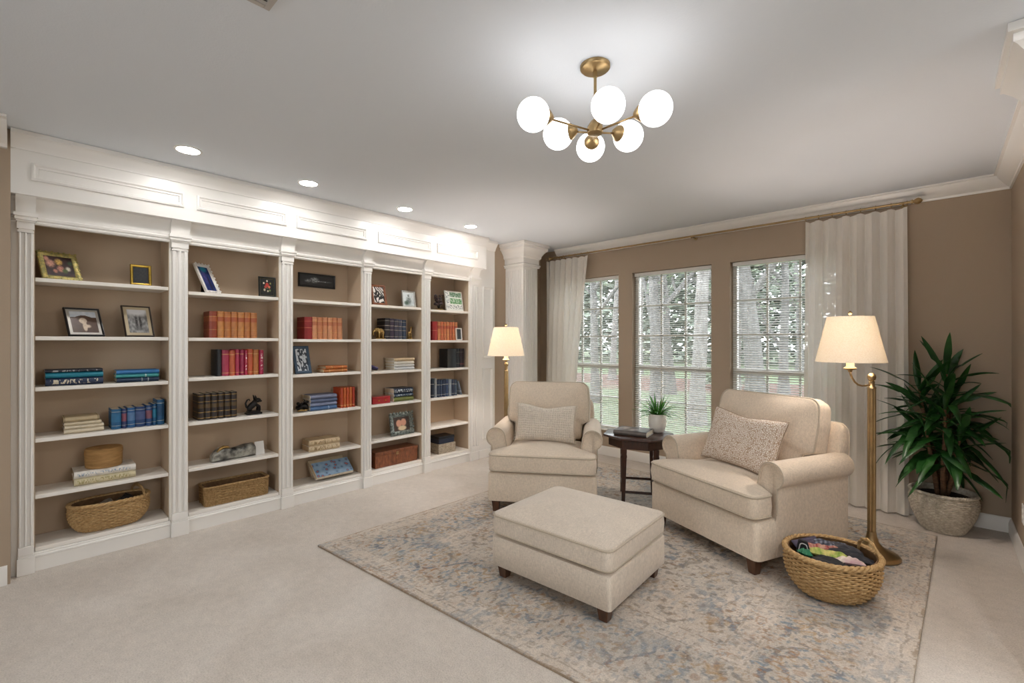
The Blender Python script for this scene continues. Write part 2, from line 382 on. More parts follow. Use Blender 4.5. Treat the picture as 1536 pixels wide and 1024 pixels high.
for i, (a, b_) in enumerate(SW_FILL):  # frame and glass of the added side fill window
    f = MB()
    for y in (a+.001, (a+b_)/2-.03, b_-.061): f.box(3.3, 3.36, y, y+.06, 1.001, RZ1-.001)
    f.box(3.3, 3.36, a, b_, 1.001, 1.06); f.box(3.3, 3.36, a, b_, RZ1-.06, RZ1-.001)
    r_ = struct(f.build('window_%d' % (i+5), ALU)); MB().box(3.331, 3.335, a+.06, b_-.06, 1.06, RZ1-.06).build('glass_pane', GLASS, r_)
SLAT = mat('blind_slat_white', 'E9E6E0', .5)
names = ['white venetian blind in the narrow window beside the corner column', 'white venetian blind in the middle window behind the octagonal table', 'white venetian blind in the window behind the armchair with the speckled pillow']
for i, (a, b_) in enumerate(WIN):
    t = thing('venetian_blind', names[i], 'blind', ((a+b_)/2, 4.835, WZ1), 0, 'venetian blinds in the windows')
    hw = (b_-a)/2 - .012
    MB().box(-hw, hw, -.02, .02, -.042, -.003).build('headrail', SLAT, t, bevel=.003)
    s = MB(); nz = 78; bot = -(WZ1-WZ0) + .055
    for k in range(nz):
        z = -.06 + (bot+.06)*k/(nz-1); tl = .30
        s.loft([[(x, -.012*math.cos(tl), z - .012*math.sin(tl)), (x, 0, z+.0022), (x, .012*math.cos(tl), z + .012*math.sin(tl)), (x, .012*math.cos(tl), z + .012*math.sin(tl)+.0008), (x, 0, z+.003), (x, -.012*math.cos(tl), z - .012*math.sin(tl)+.0008)] for x in (-hw, hw)])
    s.build('slats', SLAT, t)
    MB().box(-hw, hw, -.012, .012, bot-.03, bot-.012).build('bottom_rail', SLAT, t, bevel=.003)
    for x in (-hw*.66, hw*.66): MB().tube([(x, -.014, -.04), (x, -.014, bot-.02)], .0012, 5).build('ladder_cord', SLAT, t)
    if i == 1:
        MB().tube([(-hw+.05, -.022, -.02), (-hw+.05, -.024, -.75)], .004, 6).build('wand', SLAT, t)

# ------------------------------------------------------------------ curtains and rod
def sheer():
    m = bpy.data.materials.new('sheer_linen'); m.use_nodes = True; nt = m.node_tree; nt.nodes.clear()
    o = N(nt, 'ShaderNodeOutputMaterial'); d = N(nt, 'ShaderNodeBsdfDiffuse'); tl = N(nt, 'ShaderNodeBsdfTranslucent'); tr = N(nt, 'ShaderNodeBsdfTransparent')
    tc = N(nt, 'ShaderNodeTexCoord'); mp = N(nt, 'ShaderNodeMapping'); mp.inputs['Scale'].default_value = (40, 40, 2); L(nt, tc.outputs['Object'], mp.inputs['Vector'])
    n = N(nt, 'ShaderNodeTexNoise', i_Scale=6.0, i_Detail=3.0); L(nt, mp.outputs[0], n.inputs['Vector'])
    r = ramp(nt, [(.3, lin('EEE8DE')), (.7, lin('F6F2EB'))]); L(nt, n.outputs['Fac'], r.inputs[0])
    L(nt, r.outputs[0], d.inputs[0]); tl.inputs[0].default_value = (*lin('E8E4DC'), 1)
    m1 = N(nt, 'ShaderNodeMixShader'); m1.inputs[0].default_value = .2; L(nt, d.outputs[0], m1.inputs[1]); L(nt, tl.outputs[0], m1.inputs[2])
    m2 = N(nt, 'ShaderNodeMixShader'); m2.inputs[0].default_value = .11; L(nt, m1.outputs[0], m2.inputs[1]); L(nt, tr.outputs[0], m2.inputs[2])
    L(nt, m2.outputs[0], o.inputs[0])
    return m
SHEER = sheer()
ROD_Y, ROD_Z = 4.66, 2.425
rod = thing('curtain_rod', 'long thin brass curtain rod with round finial above the three windows', 'curtain rod', (-1.9, ROD_Y, ROD_Z))
MB().tube([(-1.72, 0, 0), (1.745, 0, 0)], .0095, 12).build('pole', BRASSD, rod)
for sx in (-1, 1):
    x = 1.745*sx if sx > 0 else -1.72
    MB().lathe([(.0005, 0), (.016, .002), (.016, .012), (.010, .016), (.020, .028), (.025, .042), (.020, .056), (.008, .066), (.0005, .07)], 16, M=Matrix.Translation((x, 0, 0)) @ Matrix.Rotation(PI/2*sx, 4, 'Y')).build('finial', BRASSD, rod)
for x in (-1.62, .06, 1.70):
    MB().tube([(x, .112, .0), (x, .03, 0), (x, .0, -.014), (x, -.012, 0)], .006, 8).lathe([(.0005, 0), (.02, 0), (.02, .006), (.0005, .006)], 16, M=Matrix.Translation((x, .1185, 0)) @ Matrix.Rotation(PI/2, 4, 'X')).build('bracket', BRASSD, rod)
def curtain(label, x0, x1, x0b, x1b, npl, seed):
    rnd = random.Random(seed); nx, nz = npl*16, 28; zt, zb = ROD_Z - .03, .015
    t = thing('curtain', label, 'curtain', ((x0+x1)/2, ROD_Y, 0), 0, 'linen curtain panels on the brass rod')
    cx = (x0+x1)/2; vs, fs = [], []
    ph = [rnd.uniform(-.5, .5) for _ in range(npl+2)]; am = [rnd.uniform(.65, 1.25) for _ in range(npl+2)]
    for j in range(nz+1):
        v = j/nz; z = zt + (zb-zt)*v
        for i in range(nx+1):
            u = i/nx; k = u*npl; ki = int(k)
            xa = x0 + (x0b-x0)*min(1, v*1.4); xb = x1 + (x1b-x1)*min(1, v*1.4)
            amp = (.030 + .012*v) * (am[ki]*(1-(k-ki)) + am[min(ki+1, npl+1)]*(k-ki))
            s = math.sin(2*PI*k + ph[ki % 3]*v*.8)
            y = amp*(s if s > 0 else s*.6) + .008*math.sin(5*v + 9*u)
            xx = xa + (xb-xa)*(u + .35/npl*.16*math.sin(4*PI*k)) - cx
            zz = z + (-.012*abs(math.sin(PI*k)) if j == 0 else 0)
            vs.append((xx, y, zz))
    for j in range(nz):
        for i in range(nx):
            a = j*(nx+1)+i; fs.append((a, a+1, a+nx+2, a+nx+1))
    m = MB(); m.add(vs, fs); m.build('panel', SHEER, t, smooth=180)
    for k in range(npl+1):
        u = k/npl; xx = x0 + (x1-x0)*u - cx
        MB().tube([(xx, .019*math.cos(a), ROD_Z + .019*math.sin(a) - .006) for a in [2*PI*q/16 for q in range(16)]], .0022, 6, True).build('ring', BRASSD, t)
curtain('cream sheer curtain panel hanging beside the fluted corner column', -3.72, -3.09, -3.72, -3.27, 7, 3)
curtain('cream linen curtain panel behind the swing-arm lamp and leafy potted plant', -.845, -.175, -.86, -.165, 7, 5)

# ------------------------------------------------------------------ built-in bookcase
XF, XBK = -3.90, -4.16
BAYS = [(.063, .711), (.819, 1.435), (1.54, 2.157), (2.25, 2.835), (2.929, 3.48)]
SB = [[1.732, 1.385, 1.082, .779, .446, .138], [1.712, 1.382, 1.094, .777, .449, .138], [1.707, 1.375, 1.080, .755, .400, .138], [1.706, 1.380, 1.072, .757, .415, .138], [1.696, 1.371, 1.066, .755, .450, .138]]   # shelf tops, bay by bay
SH = SB[0]
bc = thing('bookcase', 'white built-in bookcase of five bays with fluted pilasters along the whole wall', 'bookcase', (0, 0, 0))
LINER_LIT = mat('bookcase_lit_beige', 'BCA78F', .7, spec=.3)  # wall beige lightened, standing in for light inside the shelves
for (a, b_), SH in zip(BAYS, SB):
    MB().box(XBK-.02, XBK, a-.02, b_+.02, .03, 2.15).build('back_panel', LINER_LIT, bc)
    for y in (a+.0004, b_-.0034): MB().box(XBK+.0005, XF-.012, y, y+.003, .139, 2.15).build('side_liner', LINER_LIT, bc)
    for k, z in enumerate(SH):
        MB().box(XBK+.001, XF-.004 if k < 5 else XF, a+.0036, b_-.0036, z-.024, z).build('shelf', SHELFW, bc, bevel=.004)
    p = MB(); p.box(XBK, XF-.002, a-.0, b_, .001, .112); p.box(XBK, XF+.006, a-.005, b_+.005, .001, .085)
    p.loft([[(XF-.01, y, .082), (XF+.006, y, .082), (XF+.013, y, .086), (XF+.013, y, .094), (XF+.007, y, .099), (XF+.007, y, .106), (XF+.002, y, .109), (XF+.002, y, .1138), (XF-.01, y, .1138)] for y in (a-.005, b_+.005)])
    p.build('toe_board', WHITE, bc)
edges = [BY0] + [v for p in BAYS for v in p] + [3.61]
for i in range(0, 12, 2):
    y0, y1 = edges[i], edges[i+1]
    MB().box(XBK-.02, XF, y0, y1, .0, 2.2).build('divider', SHELFW, bc)
    if i == 0: ya, yb = .0, .058
    elif i == 10: ya, yb = 3.49, 3.595
    else: ya, yb = y0+.013, y1-.008
    pl = MB().box(XF+.0005, XF+.020, ya, yb, .15, 2.02).build('pilaster', WHITE, bc)
    fl = MB(); n = 3; g = .013; wd = (yb-ya-g*(n-1))/n
    for k in range(n):
        q = ya + k*(wd+g-.0005*0); fl.box(XF+.0205, XF+.031, q, min(yb, q+wd-.001), .165, 1.985)
    fl.build('fluting', WHITE, pl, bevel=.006, seg=3)
    cp = MB()
    for d, z0, z1 in ((.006, 1.985, 1.995), (.010, 2.005, 2.045), (.018, 2.045, 2.055), (.026, 2.055, 2.075), (.034, 2.075, 2.095)):
        cp.box(XF+.0005, XF+.024+d, ya-d*.6, yb+d*.6, z0, z1)
    cp.box(XF+.0005, XF+.028, ya, yb, 1.985, 2.01); cp.build('capital', WHITE, pl)
    bb = MB(); bb.box(XF+.007, XF+.034, ya-.008, yb+.008, .001, .10); bb.box(XF+.007, XF+.030, ya-.004, yb+.004, .10, .115); bb.box(XF+.0005, XF+.032, ya-.003, yb+.003, .115, .163)
    bb.build('base_block', WHITE, pl, bevel=.003)
    cv = [(XF+.001, 2.095), (XF+.036, 2.095), (XF+.038, 2.115), (XF+.046, 2.14), (XF+.062, 2.165), (XF+.086, 2.1885), (XF+.001, 2.1885)]
    MB().loft([[(x, y, z) for x, z in cv] for y in (ya-.012, yb+.012)]).build('entablature_block', WHITE, pl)
MB().box(XBK-.02, XF, BY0, 3.61, 2.2, ZC-.001).build('top_box', WHITE, bc)
cor = MB()
cor.loft([[(x, y, z) for x, z in [(XF-.03, 2.043), (XF+.006, 2.043), (XF+.010, 2.052), (XF+.004, 2.06), (XF+.013, 2.068), (XF+.015, 2.08), (XF+.008, 2.088), (XF+.009, 2.10), (XF+.012, 2.14), (XF+.022, 2.165), (XF+.04, 2.188), (XF-.03, 2.188)]] for y in (BY0, 3.61)])
cor.build('cornice', WHITE, bc)
XFR = XF + .10
fz = MB().box(XF+.0005, XFR, BY0, 3.66, 2.189, ZC-.001).build('frieze', WHITE, bc)
def panel_frame(y0, y1, z0, z1, X, name, parent):
    m = MB(); prof = [(0, 0), (0, .010), (.010, .014), (.018, .006), (.028, .006), (.03, 0)]
    pts = [(y0, z0), (y1, z0), (y1, z1), (y0, z1)]; rings = []
    for (y, z), (sy, sz) in zip(pts, [(1, 1), (-1, 1), (-1, -1), (1, -1)]): rings.append([(X + .0004 + h, y + sy*o, z + sz*o) for o, h in prof])
    m.loft(rings, cyc=True); return m.build(name, WHITE, parent)
FP = [(.05, .775), (.85, 1.45), (1.53, 2.15), (2.27, 2.87), (2.95, 3.52)]
for y0, y1 in FP: panel_frame(y0, y1, 2.275, 2.375, XFR, 'frieze_panel', fz)
molding(MB(), [(XFR+.0005, 3.66), (XFR+.0005, BY0)], [(0, 2.44), (.006, 2.44), (.008, 2.455), (.018, 2.47), (.032, 2.50), (.04, 2.512), (.046, 2.515), (.046, 2.538), (0, 2.538)]).build('crown_moulding', WHITE, fz)
ep = MB().box(XF-.1, XF+.012, 3.6105, 3.88, .0, 2.46).build('end_panel', WHITE, bc)
MB().box(XF-.1, XF+.012, 3.661, 3.88, 2.46, ZC-.001).build('end_panel_top', WHITE, bc)
panel_frame(3.68, 3.84, 1.16, 2.0, XF+.012, 'panel_moulding', ep); panel_frame(3.68, 3.84, .22, 1.05, XF+.012, 'panel_moulding', ep)
MB().box(XF+.0125, XF+.028, 3.6105, 3.88, 0.001, .10).build('base_board', WHITE, ep, bevel=.004)
molding(MB(), [(XF+.0125, 3.88), (XF+.0125, 3.66)], [(0, 2.43), (.01, 2.435), (.02, 2.46), (.05, 2.505), (.06, 2.512), (.06, 2.538), (0, 2.538)]).build('crown_moulding', WHITE, ep)

# ------------------------------------------------------------------ books
EPS = .0012
UPM = Matrix.Rotation(PI/2, 4, 'Z')                                             # spine to the room, standing
FLM = Matrix(((0, -1, 0, 0), (0, 0, -1, 0), (1, 0, 0, 0), (0, 0, 0, 1)))         # spine to the room, lying flat
def book(label, t, d, h, cover, M, group=None, pages=PAGES, rounded=.48, cat='book', name='book'):
    """t thickness on x, d depth on y (spine at -y), h along z; origin at the bottom of the block"""
    b = .003 if t > .014 else .0018
    k = 8; rd = min(t*rounded, .014); out = []
    arc = [(-t/2 + t*i/k, -d/2 + rd*(1 - math.sin(PI*i/k)) - rd*.2) for i in range(k+1)]
    inn = [(max(-t/2+b, min(t/2-b, x)), y + b*1.3) for x, y in reversed(arc)]
    out = [(-t/2, d/2)] + arc + [(t/2, d/2), (t/2-b, d/2)] + inn + [(-t/2+b, d/2)]
    o = MB().prism(out, 0, h).build(name, cover, None, smooth=40); o.matrix_world = M
    tag(o, label, cat, group)
    MB().box(-t/2+b+.0003, t/2-b-.0003, -d/2+rd+b*1.6, d/2-.004, .003, h-.003).build('page_block', pages, o)
    return o
def T(x, y, z): return Matrix.Translation((x, y, z))
NTH = ['first', 'second', 'third', 'fourth', 'fifth', 'sixth', 'seventh', 'eighth', 'ninth', 'tenth']
def row(y0, y1, z, specs, xf=-3.945, lean=None):
    """standing books between y0 and y1; specs = (relative thickness, height, depth, cover material, label, group)"""
    tot = sum(s[0] for s in specs); y = y0
    for i, (rt, h, d, cv, lab, grp) in enumerate(specs):
        t = (y1-y0)*rt/tot; yc = y + t/2; y += t
        book(lab, t-.0022, d - .004*(i % 2), h, cv, T(xf - d/2, yc, z+EPS) @ UPM, grp)
def stack(yc, z, specs, xf=-3.945):
    """books lying flat from bottom to top; specs = (thickness, length along wall, depth, dy, cover, label, pages, yaw)"""
    for t, ln, d, dy, cv, lab, pg, yaw in specs:
        book(lab, t-.001, d, ln, cv, T(xf - d/2, yc+dy, z+EPS+t/2) @ Matrix.Rotation(yaw, 4, 'Z') @ FLM @ T(0, 0, -ln/2), None, pg)
        z += t
    return z
S1, S2, S3, S4, S5, S6 = SH
bm = book_mat
# --- first bay (nearest the camera end)
S1, S2, S3, S4, S5, S6 = SB[0]
teal, navy, blue = '1F7F96', '1C2B4A', '2A5C8E'
y0, y1 = Yat(71), Yat(152)
stack((y0+y1)/2, S3, [
    (.046, .262, .17, 0, bm(navy, (), .4, ('C9BFA8', .08, .92, .2, .8)), 'thick navy book with pale tooling at the bottom of the first bay blue stack', PAGES, 0),
    (.034, .262, .17, 0, bm(teal), 'bright teal book between two navy books in the first bay', PAGES, 0),
    (.018, .262, .168, -.002, bm('18202E', (), .4, ('A0A0A0', .1, .9, .2, .8)), 'thin blackish navy book on top of the bright teal book', PAGES, 0)])
y0, y1 = Yat(171), Yat(243)
stack((y0+y1)/2, S3, [
    (.030, .222, .17, 0, bm('1E3350', ((.25, .27, 'B0B6B8'), (.4, .42, 'B0B6B8'))), 'dark navy book under the sea green one, beside the bay divider', PAGES, -.03),
    (.024, .226, .168, -.002, bm('3E9A9C', ((.3, .33, 'C8D8D0'),)), 'sea green book in the middle of a three book stack', PAGES, -.03),
    (.026, .226, .17, 0, bm('2F74B0'), 'medium blue book on top of the sea green one', PAGES, -.03)])
y0, y1 = Yat(95), Yat(154)
cream = bm('D9CBB0')
stack((y0+y1)/2+.004, S4, [
    (.030, .185, .17, .0, bm('D8CBB2'), 'thick cream book at the bottom of the tattered cream stack', TAN_PAGES, 0),
    (.020, .182, .168, .0, bm('DCD0B8'), 'cream book second from the bottom of the tattered stack', TAN_PAGES, .02),
    (.022, .172, .168, -.004, bm('D2C4A8'), 'cream book third from the bottom of the tattered stack', TAN_PAGES, -.02),
    (.030, .165, .165, -.012, bm('B9A684', ((.02, .05, '8B7A58'), (.95, .98, '8B7A58'))), 'tan book with a worn edge on top of the cream stack', TAN_PAGES, 0)])
y0, y1 = Yat(167), Yat(247)
bl = ['1F5E8A', '2E3A66', '2B5E92', '223E6E', '2A4E80', '1E5580', '17547E']
lab = ['pale edged blue book standing first in the blue row of the first bay', 'slim indigo book second in the blue row', 'blue book with a pale spine patch, third in the blue row', 'broad dark blue book fourth in the blue row', 'dark blue book with a red spine patch, fifth in the blue row', 'slim teal blue book before the tallest of the blue row', 'tallest blue book ending the blue row by the bay divider']
row(y0, y1, S4, [(w_, h_, .15, bm(c, ((.15, .17, 'B9B9A9'), (.35, .75, p_), (.85, .87, 'B9B9A9'))), l_, None) for w_, h_, c, l_, p_ in zip(
    [1.3, .7, 1.1, 1.4, .9, .6, 1.1], [.13, .13, .133, .135, .14, .145, .172], bl, lab, ['2B6E9A', '8A5060', '5A7EA8', '4A5A86', '8A5A6A', '2A7EA0', '1A4A70'])])
y0, y1 = Yat(106), Yat(208)
zt = stack((y0+y1)/2, S5, [
    (.046, .30, .19, 0, bm('CFC3A0', (), .5, ('9A8F5E', .1, .95, .25, .75)), 'thick cream book with olive lettering under the white one', PAGES, 0),
    (.042, .30, .19, 0, bm('E4DFD6', (), .5, ('8A98A8', .1, .95, .3, .7)), 'thick white book right beneath the round wicker box', PAGES, 0)])
# --- second bay: leather volumes
S1, S2, S3, S4, S5, S6 = SB[1]
y0, y1 = Yat(314), Yat(386)
def leather(c, lab): return bm(c, ((.08, .09, '8A5430'), (.30, .312, 'C9A05A'), (.62, .80, lab), (.80, .812, 'D9B36A'), (.92, .93, '8A5430')), .42)
row(y0, y1, S2, [(1.15 if i == 0 else 1, .197+.002*(i % 2), .165, leather('8E3A22' if i == 0 else ['BC7A44', 'C48448', 'B4703A'][i % 3], 'AC5A34'),
    ('rust red leather volume at the near end of the second bay set' if i == 0 else '%s tan leather volume from the rust red one in second bay' % NTH[i-1]), 'leather encyclopedia set in the second bay') for i in range(7)])
y0, y1 = Yat(325), Yat(396)
cs = [('15171B', 'black book at the near end of the pink and red row', .9), ('A8324E', 'broad crimson pink book beside the black one', 1.3), ('C2603C', 'coral orange book third in the pink and red row', 1.0), ('B03A56', 'rose pink book with pale dots, fourth in the row', .8), ('9C3050', 'plum pink book fifth in the pink and red row', .8), ('B02848', 'crimson book with white spine lettering, sixth in the row', .6), ('C25A36', 'orange red book seventh in the pink and red row', 1.0), ('B8733A', 'ochre book between orange and magenta books', 1.1), ('A8234A', 'magenta book with white lettering ending the pink and red row', .9)]
row(y0, y1, S3, [(w_, .20-.004*(i % 3), .16, bm(c, ((.1, .12, 'D8B070'), (.82, .84, 'D8B070')) if i not in (0, 5, 8) else (), .45, ('F0E4DC', .2, .85, .3, .7) if i in (5, 8) else None), l_, None) for i, (c, l_, w_) in enumerate(cs)])
y0, y1 = Yat(297), Yat(356)
row(y0, y1, S4, [(1, .192, .16, bm('2E2320', ((.06, .09, '9A7A40'), (.28, .31, '9A7A40'), (.45, .6, '5A4628'), (.68, .71, '9A7A40'), (.90, .93, '9A7A40')), .4), '%s dark brown gilt volume from the near end, beside black figurine' % NTH[i], 'dark gilt set in the second bay') for i in range(6)])
# --- third bay
S1, S2, S3, S4, S5, S6 = SB[2]
y0, y1 = Yat(457), Yat(514)
row(y0, y1, S2, [(1.5 if i == 0 else 1, .19+.002*(i % 2), .165, leather('8A1E1E' if i == 0 else ['C4845A', 'CC8E62', 'C07A4E'][i % 3], 'B46A44') if i else bm('8C1F1D', ((.5, .53, 'C2664A'), (.8, .82, 'C2664A'))),
    ('thick dark red volume heading the set in the third bay' if i == 0 else '%s tan leather volume from the dark red one, third bay' % NTH[i-1]), 'leather set in the third bay') for i in range(7)])
y0, y1 = Yat(481), Yat(525)
stack((y0+y1)/2, S3, [(.030, .215, .15, 0, bm('B4713A', ((.2, .23, 'D8A860'), (.75, .78, 'D8A860'))), 'lower of two orange leather books lying beside the blue picture frame', TAN_PAGES, 0),
    (.028, .20, .15, .005, bm('BC6A32', ((.2, .23, 'D8A860'), (.7, .73, 'D8A860'))), 'upper of two orange leather books lying beside the blue picture frame', TAN_PAGES, .03)])
y0, y1 = Yat(460), Yat(510)
sb = ['4C5C7C', '6E7690', '5A6580', '7A7E92']
stack((y0+y1)/2, S4, [(.036, .235, .17, 0, bm('4A6A94', ((.3, .33, '9AB0C8'),)), 'steel blue book at the bottom of the grey blue stack', PAGES, 0), (.032, .235, .17, 0, bm('7E86A0'), 'pale grey blue book second from the bottom, third bay stack', PAGES, 0),
    (.032, .235, .17, .002, bm('55607C'), 'slate blue book third from the bottom, third bay stack', PAGES, .01), (.034, .235, .168, 0, bm('737890'), 'mauve grey book on top of the third bay stack', PAGES, 0)])
y0, y1 = Yat(511), Yat(533)
row(y0, y1, S4, [(1, .182, .15, bm(['B84A26', 'C8662E', 'C2562A', 'CC6E34', 'B03A20'][i], ((.1, .13, 'E0B070'),)), ['brick orange thin book touching the grey blue stack', 'amber thin book second in the orange row of third bay', 'orange thin book in the middle of the orange row', 'light orange thin book fourth in the orange row', 'red orange thin book ending the orange row'][i], None) for i in range(5)])
y0, y1 = Yat(456), Yat(517)
zt2 = stack((y0+y1)/2, S5, [(.052, .27, .17, 0, bm('C9B595', (), .7, ('8A7452', .05, .95, .2, .8)), 'lower of two worn cream antique books, third bay', TAN_PAGES, -.03), (.046, .268, .168, 0, bm('C4AE8C', ((.48, .50, '8A7452'),), .7, ('8A7452', .05, .95, .25, .8)), 'upper of two worn cream antique books, third bay', TAN_PAGES, -.03)])
# tented books with a blue floral cover
def floral():
    m, nt, b = nodes('blue_floral_cover'); b.inputs['Roughness'].default_value = .5
    tc = N(nt, 'ShaderNodeTexCoord'); v = N(nt, 'ShaderNodeTexVoronoi', i_Scale=26.0); L(nt, tc.outputs['Object'], v.inputs['Vector'])
    r = ramp(nt, [(0, lin('2E3E58')), (.16, lin('B05A4A')), (.24, lin('3A4C66')), (.42, lin('6E8AA2')), (.8, lin('8298AC'))]); L(nt, v.outputs['Distance'], r.inputs[0]); L(nt, r.outputs[0], b.inputs['Base Color'])
    return m
yc = (Yat(462) + Yat(536))/2
def leanM(x, dz, ang): return T(x, yc, S6+EPS+dz) @ Matrix.Rotation(ang, 4, 'Y')
ln = .335
CREAMB = bm('D2C6B0', (), .6, ('9A8C78', .3, .5, .3, .7))
MT = T(-3.982, yc, S6+.0795) @ Matrix.Rotation(R(38), 4, 'Y') @ FLM @ T(0, 0, -ln/2)
o = book('cream book with blue floral cover leaning back over two cream books', .042, .16, ln, CREAMB, MT, None, TAN_PAGES)
MB().box(.0214, .0224, -.079, .079, .001, ln-.001).build('cover_print', floral(), o)
book('cream book leaning upright behind the blue floral book', .026, .15, ln*.95, bm('BFAE90'), T(-4.066, yc-.004, S6+.0885) @ Matrix.Rotation(R(52), 4, 'Y') @ FLM @ T(0, 0, -ln*.475), None, TAN_PAGES)
# --- fourth bay
S1, S2, S3, S4, S5, S6 = SB[3]
y0, y1 = Yat(578), Yat(610)
row(y0, y1, S2, [(w_, .205-.003*i, .16, bm(c, ((.1, .13, '8A8478'), (.42, .45, '9A8E80'), (.62, .66, '9A8E80'), (.86, .89, '8A8478'))), l_, None) for i, (w_, c, l_) in enumerate([(1.2, '20191C', 'blackish brown book held by the gold elephant bookend'), (1, '3A2A3C', 'plum dark book with bands, second between the bookends'), (1, '3E3A48', 'charcoal violet book third between the bookends'), (.9, '4A4A58', 'grey book with bands, fourth between the bookends'), (1, '2E3A4E', 'slate navy book touching the gold giraffe bookend')])])
y0, y1 = Yat(585), Yat(627)
stack((y0+y1)/2, S3, [(.030, .235, .17, 0, bm('C9CCCE'), 'pale blue grey book at the bottom of the cream stack, fourth bay', PAGES, 0), (.026, .235, .17, 0, bm('D6D4CE'), 'light grey book second from the bottom, fourth bay stack', PAGES, 0), (.030, .232, .17, -.002, bm('E2DCD0'), 'off-white book third from the bottom, fourth bay stack', PAGES, .01), (.032, .24, .172, 0, bm('C8B08C'), 'tan book on top of the off-white stack, fourth bay', PAGES, 0)])
book('small dark purple book slumped low against the pilaster in the fourth bay', .03, .14, .09, bm('4A4068'), T(-4.03, 2.322, S3+.037) @ Matrix.Rotation(R(-22), 4, 'X') @ FLM @ T(0, 0, -.045))
y0, y1 = Yat(585), Yat(625)
stack((y0+y1)/2, S4, [(.042, .232, .18, 0, bm('6E7438'), 'olive green book under the two navy books, fourth bay', PAGES, 0), (.036, .222, .18, 0, bm('26384E', (), .4, ('B8C4C8', .1, .9, .25, .75)), 'navy book with pale lettering right above the olive green book', PAGES, 0), (.052, .225, .18, 0, bm('1E2A3E', (), .4, ('C8D0D4', .06, .94, .2, .8)), 'thick midnight blue book with white lettering on top of the stack', PAGES, 0)])
# --- fifth bay
S1, S2, S3, S4, S5, S6 = SB[4]
y0, y1 = Yat(649), Yat(687)
row(y0, y1, S2, [(1.8 if i == 0 else 1, .20-.0015*(i % 2), .165, leather(['C87448', 'D08654', 'C26840'][i % 3], 'B4583A') if i else bm('9C1A18', ((.5, .53, 'C2664A'),)),
    ('thick bright red volume heading the set in the fifth bay' if i == 0 else '%s orange tan volume from the bright red one, fifth bay' % NTH[i-1]), 'leather set in the fifth bay') for i in range(8)])
y0, y1 = Yat(672), Yat(697)
row(y0, y1, S3, [(w_, .21, .16, bm(c, b_), l_, None) for w_, c, b_, l_ in [(2, '171A1C', (), 'broad black book standing alone side of the three dark books'), (.8, '1E2226', ((.2, .22, '7A7468'), (.8, .82, '7A7468')), 'slim black book in the middle of three dark books'), (1.1, '2A2024', ((.15, .2, '7A3A38'), (.8, .82, '7A7468')), 'dark brown book with a reddish band beside the fifth bay side')]])
y0, y1 = Yat(647), Yat(686)
cols = ['1E2A3C', 'A8AEB4', '24344C', '3A4A64', '1E2E4A', '2E4466', '8C98A4', '22304A', '3C4C60']
labs = ['dark navy book first in the navy and grey row, fifth bay', 'pale grey book second in the navy and grey row', 'navy book third in the navy and grey row', 'slate blue book fourth in the navy and grey row', 'deep navy book fifth in the navy and grey row', 'mid blue book sixth in the navy and grey row', 'silver grey book seventh in the navy and grey row', 'dark navy book eighth in the navy and grey row', 'grey blue book last upright in the navy and grey row']
row(y0, y1, S4, [([1, .8, 1, .7, 1.1, .9, 1, 1, .8][i], [.2, .205, .185, .18, .185, .185, .185, .18, .175][i], .15, bm(cols[i], ((.12, .15, 'A8A8A0'), (.7, .74, 'A8A8A0'))), labs[i], None) for i in range(9)])
book('thin grey book leaning against the end of the navy row, fifth bay', .016, .15, .16, bm('7E8894', ((.2, .3, 'C0C4C8'),)), T(-4.02, y1+.064, S4+.006) @ Matrix.Rotation(R(18), 4, 'X') @ UPM)
y0, y1 = Yat(648), Yat(691)
yc5 = (y0+y1)/2

